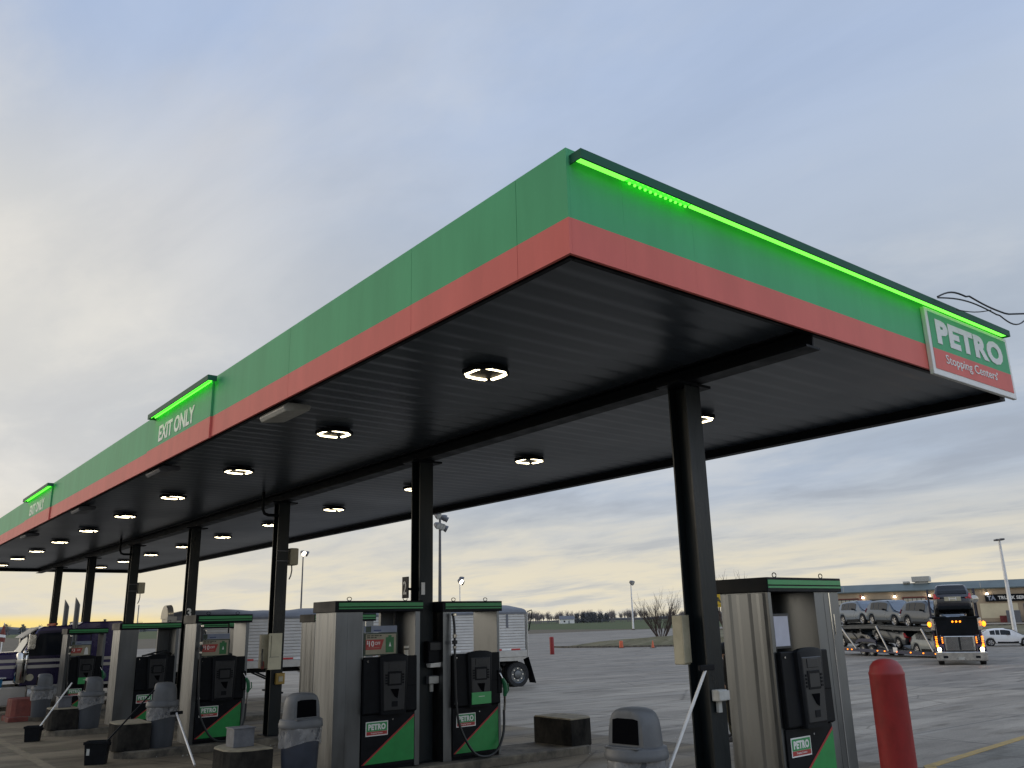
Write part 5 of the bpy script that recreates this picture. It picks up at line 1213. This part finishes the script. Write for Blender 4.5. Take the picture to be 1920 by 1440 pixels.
bay(-.8, 1.4, 0, 4.2, M['white'], False); bay(3.6, 7.3, 0, 4.6, M['doordk'], True, True); bay(9.4, 13.2, 0, 4.5, M['doordk'], False)
bay(15.2, 18.9, 0, 4.6, M['doordk'], True, True); bay(39.2, 43, 1.7, 4.4, M['white'], True); MB().box(39.2, 43, -.05, -.004, 0, 1.69).build('open_bay', M['dark'], BG)
MB().box(27.4, 33.2, -.03, -.004, .75, 3.25).build('pale_panel', M['creamw'], BG)
MB().box(-1.5, BL, -.02, -.003, 0, .14).build('wall_foot', M['conc'], BG)
m = MB(); m.box(30.2, 32.4, -.9, -.04, 0, 1.15); m.build('wall_base', M['brickred'], BG); m = MB(); m.box(36.2, 38.6, -.9, -.04, 0, 1.5); m.build('wall_base', M['brickred'], BG)
m = MB(); m.box(34.0, 35.2, -.06, -.004, 0, 3.1); m.build('door', M['boxgrey'], BG); m = MB(); m.box(35.9, 36.1, -.06, -.004, 0, 2.4); m.build('downpipe', M['white'], BG)
MB().box(24.6, 24.85, -.1, -.004, 0, 5.6).build('downpipe', M['redpaint'], BG); MB().box(7.7, 7.95, -.1, -.004, 0, 5.4).build('downpipe', M['redpaint'], BG)
t2 = MB().box(28.4, 36.4, -.30, -.10, 3.55, 4.75).build('sign_panel', M['black'], BG, bevel=.03)
text('TA', 1.3, .80, M['adblue'], t2, 'lettering', (28.75,-.305,3.75), (1,0,0), (0,0,1), .02, .06)
text('TRUCK SERVICE', 5.6, .58, M['white'], t2, 'lettering', (30.4,-.305,3.86), (1,0,0), (0,0,1), .02, .03)
for x in (.0, 8.3, 13.8, 19.6, 28.8, 37.6, 46):
    m = MB(); m.box(x-.12, x+.12, -.55, -.004, 5.05, 5.15); l_ = m.build('wall_lamp', M['black'], BG)
    m = MB(); m.loft([[(x-.10,-.5,5.04),(x+.10,-.5,5.04),(x+.10,-.15,5.04),(x-.10,-.15,5.04)], [(x-.26,-.72,4.75),(x+.26,-.72,4.75),(x+.22,-.2,4.72),(x-.22,-.2,4.72)]]); m.build('lamp_glow', M['wallamp'], l_)
for x, w_, h_, z in ((15.8,.55,.6,7.0), (13.0,.6,.5,6.4), (18.3,1.5,1.7,6.7)):
    m = MB(); m.box(x-w_*.7, x+w_*.7, 2.1, 2.1+w_*1.4, z-.7, z+h_*.45); m.box(x-w_, x+w_, 1.8, 1.8+w_*2, z+h_*.45, z+h_); m.build('roof_vent', M['greybox'], rf, bevel=.05)
for x in (5.0, 28.0, 32.0, 44.0): MB().box(x-.05, x+.05, -.52, -.42, 5.96, 6.9).build('lightning_rod', M['greybox'], rf)
m = MB(); m.box(0, 2.1, 0, 1.2, 0, 2.0); p = off((LB.x, LB.y), bang, 31.3, -2.6)
tag(m.build('utility_cabinet', M['boxgrey'], None, bevel=.04, loc=(p[0], p[1], .15), rotz=bang), 'grey utility cabinet before the red wall base of the service building', 'cabinet')
for i in range(2):
    p = off((LB.x, LB.y), bang, 34.2+2.2*i, -2.2); t = thing('bollard', ['dark red post just right of the grey utility cabinet', 'dark red post before the grey service door'][i], 'bollard', (p[0], p[1], .15))
    MB().lathe([(.001,0),(.18,0),(.18,1.2),(.1,1.28),(.001,1.3)], n=12, cap=False).build('post', M['brickred'], t, 40)
# the bank and the service yard it carries
def strip(name, fr, bk, mtl, zf, zb2):
    m = MB(); n_ = 24; rg = []
    for (A_, B_), z in ((fr, zf), (bk, zb2)):
        rg.append([(A_[0]+(B_[0]-A_[0])*i/n_, A_[1]+(B_[1]-A_[1])*i/n_, z+(.12*math.sin(i*1.7) if name == 'bank' and z > -.7 and False else 0)) for i in range(n_+1)])
    m.loft(rg, close=False, cap=False); return tag(m.build(name, mtl), None, None, None, 'structure')
f0, f1 = off((LB.x,LB.y), bang, -14, -46), off((LB.x,LB.y), bang, 110, -46)
g0, g1 = off((LB.x,LB.y), bang, -14, -24), off((LB.x,LB.y), bang, 110, -24)
h0, h1 = off((LB.x,LB.y), bang, -14, 40), off((LB.x,LB.y), bang, 110, 40)
strip('bank', (f0,f1), (g0,g1), M['mound'], -.74, .06)
strip('service_yard', (g0,g1), (h0,h1), M['apron'], .145, .149)
m = MB(); q0, q1 = off((LB.x,LB.y), bang, -14, -24.3), off((LB.x,LB.y), bang, 110, -24.3)
m.loft([[(*q0,-.2),(*q1,-.2),(*g1,-.2),(*g0,-.2)], [(*q0,.22),(*q1,.22),(*g1,.22),(*g0,.22)]]); tag(m.build('yard_kerb', M['conc']), None, None, None, 'structure')
# ------------------------------------------------------------------ person behind the nearest column
M['jacket'] = mat('dark_jacket', (.012,.014,.018), .8, var=.3, scale=12, bump=.2); M['skin'] = mat('skin', (.42,.25,.17), .5, var=.08, scale=20)
M['camo'] = mat('camouflage_trousers', (.13,.11,.07), .85, c2=(.045,.05,.03), scale=9); M['boot'] = mat('boot', (.03,.025,.02), .7)
def skin(name, verts, edges, radii, mtl, parent, root=0, sub=2):
    me = bpy.data.meshes.new(name); me.from_pydata(verts, edges, []); o = bpy.data.objects.new(name, me); col.objects.link(o)
    md = o.modifiers.new('skin', 'SKIN'); md.use_smooth_shade = True
    bpy.context.view_layer.update()
    for i, r in enumerate(radii):
        sv_ = me.skin_vertices[0].data[i]; sv_.radius = (r, r) if not isinstance(r, tuple) else r; sv_.use_root = (i == root)
    sb = o.modifiers.new('sub', 'SUBSURF'); sb.levels = sub; sb.render_levels = sub
    me.materials.append(mtl); o.parent = parent; return o
px_, py_ = 14.13, 11.20
PN = thing('person', 'person in a dark hooded jacket and camouflage trousers behind the nearest column', 'person', (px_, py_, G(px_,py_)+.012), R(150))
# faces +x (towards the pump's far side); y to the person's left
V = [(0,0,.98),(0,0,1.12),(.01,0,1.28),(.01,0,1.43),(.02,0,1.52),(.045,0,1.60),(.055,0,1.70),
     (.0,.19,1.42),(.02,.25,1.14),(.22,.22,.98),(.0,-.19,1.42),(.02,-.25,1.14),(.20,-.23,1.0),
     (.01,.10,.90),(.03,.12,.50),(.0,.13,.10),(.01,-.10,.90),(-.02,-.12,.50),(-.05,-.13,.10)]
E_ = [(0,1),(1,2),(2,3),(3,4),(4,5),(5,6),(3,7),(7,8),(8,9),(3,10),(10,11),(11,12),(0,13),(13,14),(14,15),(0,16),(16,17),(17,18)]
rad = [(.15,.17),(.14,.16),(.14,.18),(.12,.16),.062,.085,.088,.075,.055,.042,.075,.055,.042,.095,.066,.048,.095,.066,.048]
skin('body', V, E_, rad, M['skin'], PN)
skin('jacket', [(0,0,.90),(0,0,1.10),(.01,0,1.28),(.01,0,1.44),(.015,0,1.50),(.0,.195,1.42),(.02,.26,1.14),(.19,.225,1.0),(.0,-.195,1.42),(.02,-.26,1.14),(.17,-.235,1.02)],
     [(0,1),(1,2),(2,3),(3,4),(3,5),(5,6),(6,7),(3,8),(8,9),(9,10)], [(.185,.205),(.17,.195),(.165,.20),(.14,.18),.10,.10,.078,.062,.10,.078,.062], M['jacket'], PN)
skin('trousers', [(0,0,.95),(.01,.105,.86),(.03,.12,.50),(.0,.13,.09),(.01,-.105,.86),(-.02,-.12,.50),(-.05,-.13,.09)], [(0,1),(1,2),(2,3),(0,4),(4,5),(5,6)], [(.17,.185),.12,.09,.08,.12,.09,.08], M['camo'], PN)
m = MB(); rg = []
for k in range(9):          # hood: an open shell round the head
    a = R(-75+165*k/8); rg.append([(.03-.125*math.cos(ph)*(1.0), .125*math.sin(ph)*math.cos(a*.0)*math.cos(a-.2), 1.655+.155*math.sin(a)) for ph in [R(-115+230*i/16) for i in range(17)]])
m.loft(rg, close=False, cap=False); hd_ = m.build('hood', M['jacket'], PN, 60); so_ = hd_.modifiers.new('thick', 'SOLIDIFY'); so_.thickness = .02
m = MB(); m.ball((.05,0,1.69), .112, 16, sz=1.12); m.build('knit_cap', M['jacket'], PN, 60)
m = MB(); m.loft([[(.128,-.014,1.60),(.128,.014,1.60),(.155,.008,1.625),(.155,-.008,1.625)],[(.125,-.008,1.66),(.125,.008,1.66),(.128,.004,1.66),(.128,-.004,1.66)]]); m.build('nose', M['skin'], PN, 60)
for s in (1, -1):
    m = MB(); m.ball((.128, s*.033, 1.655), .011, 8); m.build('eye', M['dark'], PN, 60)
    hx, hy, hz = (.235, s*.22 if s > 0 else -.235, .965 if s > 0 else .985)
    V2 = [(hx-.03,hy,hz+.02),(hx+.03,hy,hz-.005)]; E2 = [(0,1)]; r2 = [.026,(.036,.020)]
    for q in range(4):
        yy = hy+(-.03+.02*q); ln = (.030,.036,.034,.027)[q]; b0 = len(V2)
        V2 += [(hx+.055,yy,hz-.012),(hx+.055+ln,yy,hz-.025),(hx+.055+ln*1.3,yy,hz-.05),(hx+.05+ln*1.0,yy,hz-.07)]; E2 += [(1,b0),(b0,b0+1),(b0+1,b0+2),(b0+2,b0+3)]; r2 += [.010,.0095,.009,.008]
    b0 = len(V2); V2 += [(hx+.02,hy-s*.045,hz-.01),(hx+.055,hy-s*.055,hz-.03),(hx+.075,hy-s*.045,hz-.05)]; E2 += [(1,b0),(b0,b0+1),(b0+1,b0+2)]; r2 += [.012,.011,.009]
    skin('hand', V2, E2, r2, M['skin'], PN, 1, 1)
    fx = .0 if s > 0 else -.05
    m = MB(); m.loft([[(fx-.10,s*.13-.05,0),(fx+.19,s*.13-.05,0),(fx+.19,s*.13+.05,0),(fx-.10,s*.13+.05,0)],[(fx-.10,s*.13-.05,.05),(fx+.19,s*.13-.045,.05),(fx+.19,s*.13+.045,.05),(fx-.10,s*.13+.05,.05)],[(fx-.08,s*.13-.045,.13),(fx+.05,s*.13-.045,.12),(fx+.05,s*.13+.045,.12),(fx-.08,s*.13+.045,.13)]]); m.build('boot', M['boot'], PN, bevel=.02)
# blue display crate at the far left edge
t = thing('blue_bin', 'blue plastic bin with a white rim cut by the left edge of the picture', 'bin', (4.45, 33.4, G(4.5,33.4)), R(20))
M['blue'] = mat('blue_plastic', (.04,.22,.42), .45, var=.1, scale=8)
MB().loft([[(-.32,-.3,.02),(.32,-.3,.02),(.32,.3,.02),(-.32,.3,.02)], [(-.38,-.36,1.15),(.38,-.36,1.15),(.38,.36,1.15),(-.38,.36,1.15)]]).build('tub', M['blue'], t, bevel=.03)
MB().box(-.44, .44, -.42, .42, 1.155, 1.20).build('rim', M['white'], t, bevel=.01); MB().box(-.40, .44, -.40, .38, .40, .44).build('ledge', M['adblue'], t, bevel=.01)

# ------------------------------------------------------------------ bits of litter and grit by the kerbs
rnd = random.Random(21); m = MB()
for i in range(150):
    k = rnd.choice([0,1,1,2,2,3]); x = rnd.uniform(4.6, 11.8); y = PY[k] - rnd.uniform(.62, .95) if rnd.random() < .75 else rnd.uniform(6, 26)
    if rnd.random() < .2: x, y = rnd.uniform(8, 18), rnd.uniform(8, 22)
    z = G(x, y)+.021; r_ = rnd.uniform(.008, .024)
    vs = [(x+r_*rnd.uniform(-1,1), y+r_*rnd.uniform(-1,1), z) for _ in range(3)] + [(x, y, z+r_*.8)]
    m.add(vs, [(0,1,2),(0,1,3),(1,2,3),(2,0,3)])
tag(m.build('grit', M['greybox']), 'scattered pale grit along the foot of the island kerbs', 'grit', None, 'stuff')
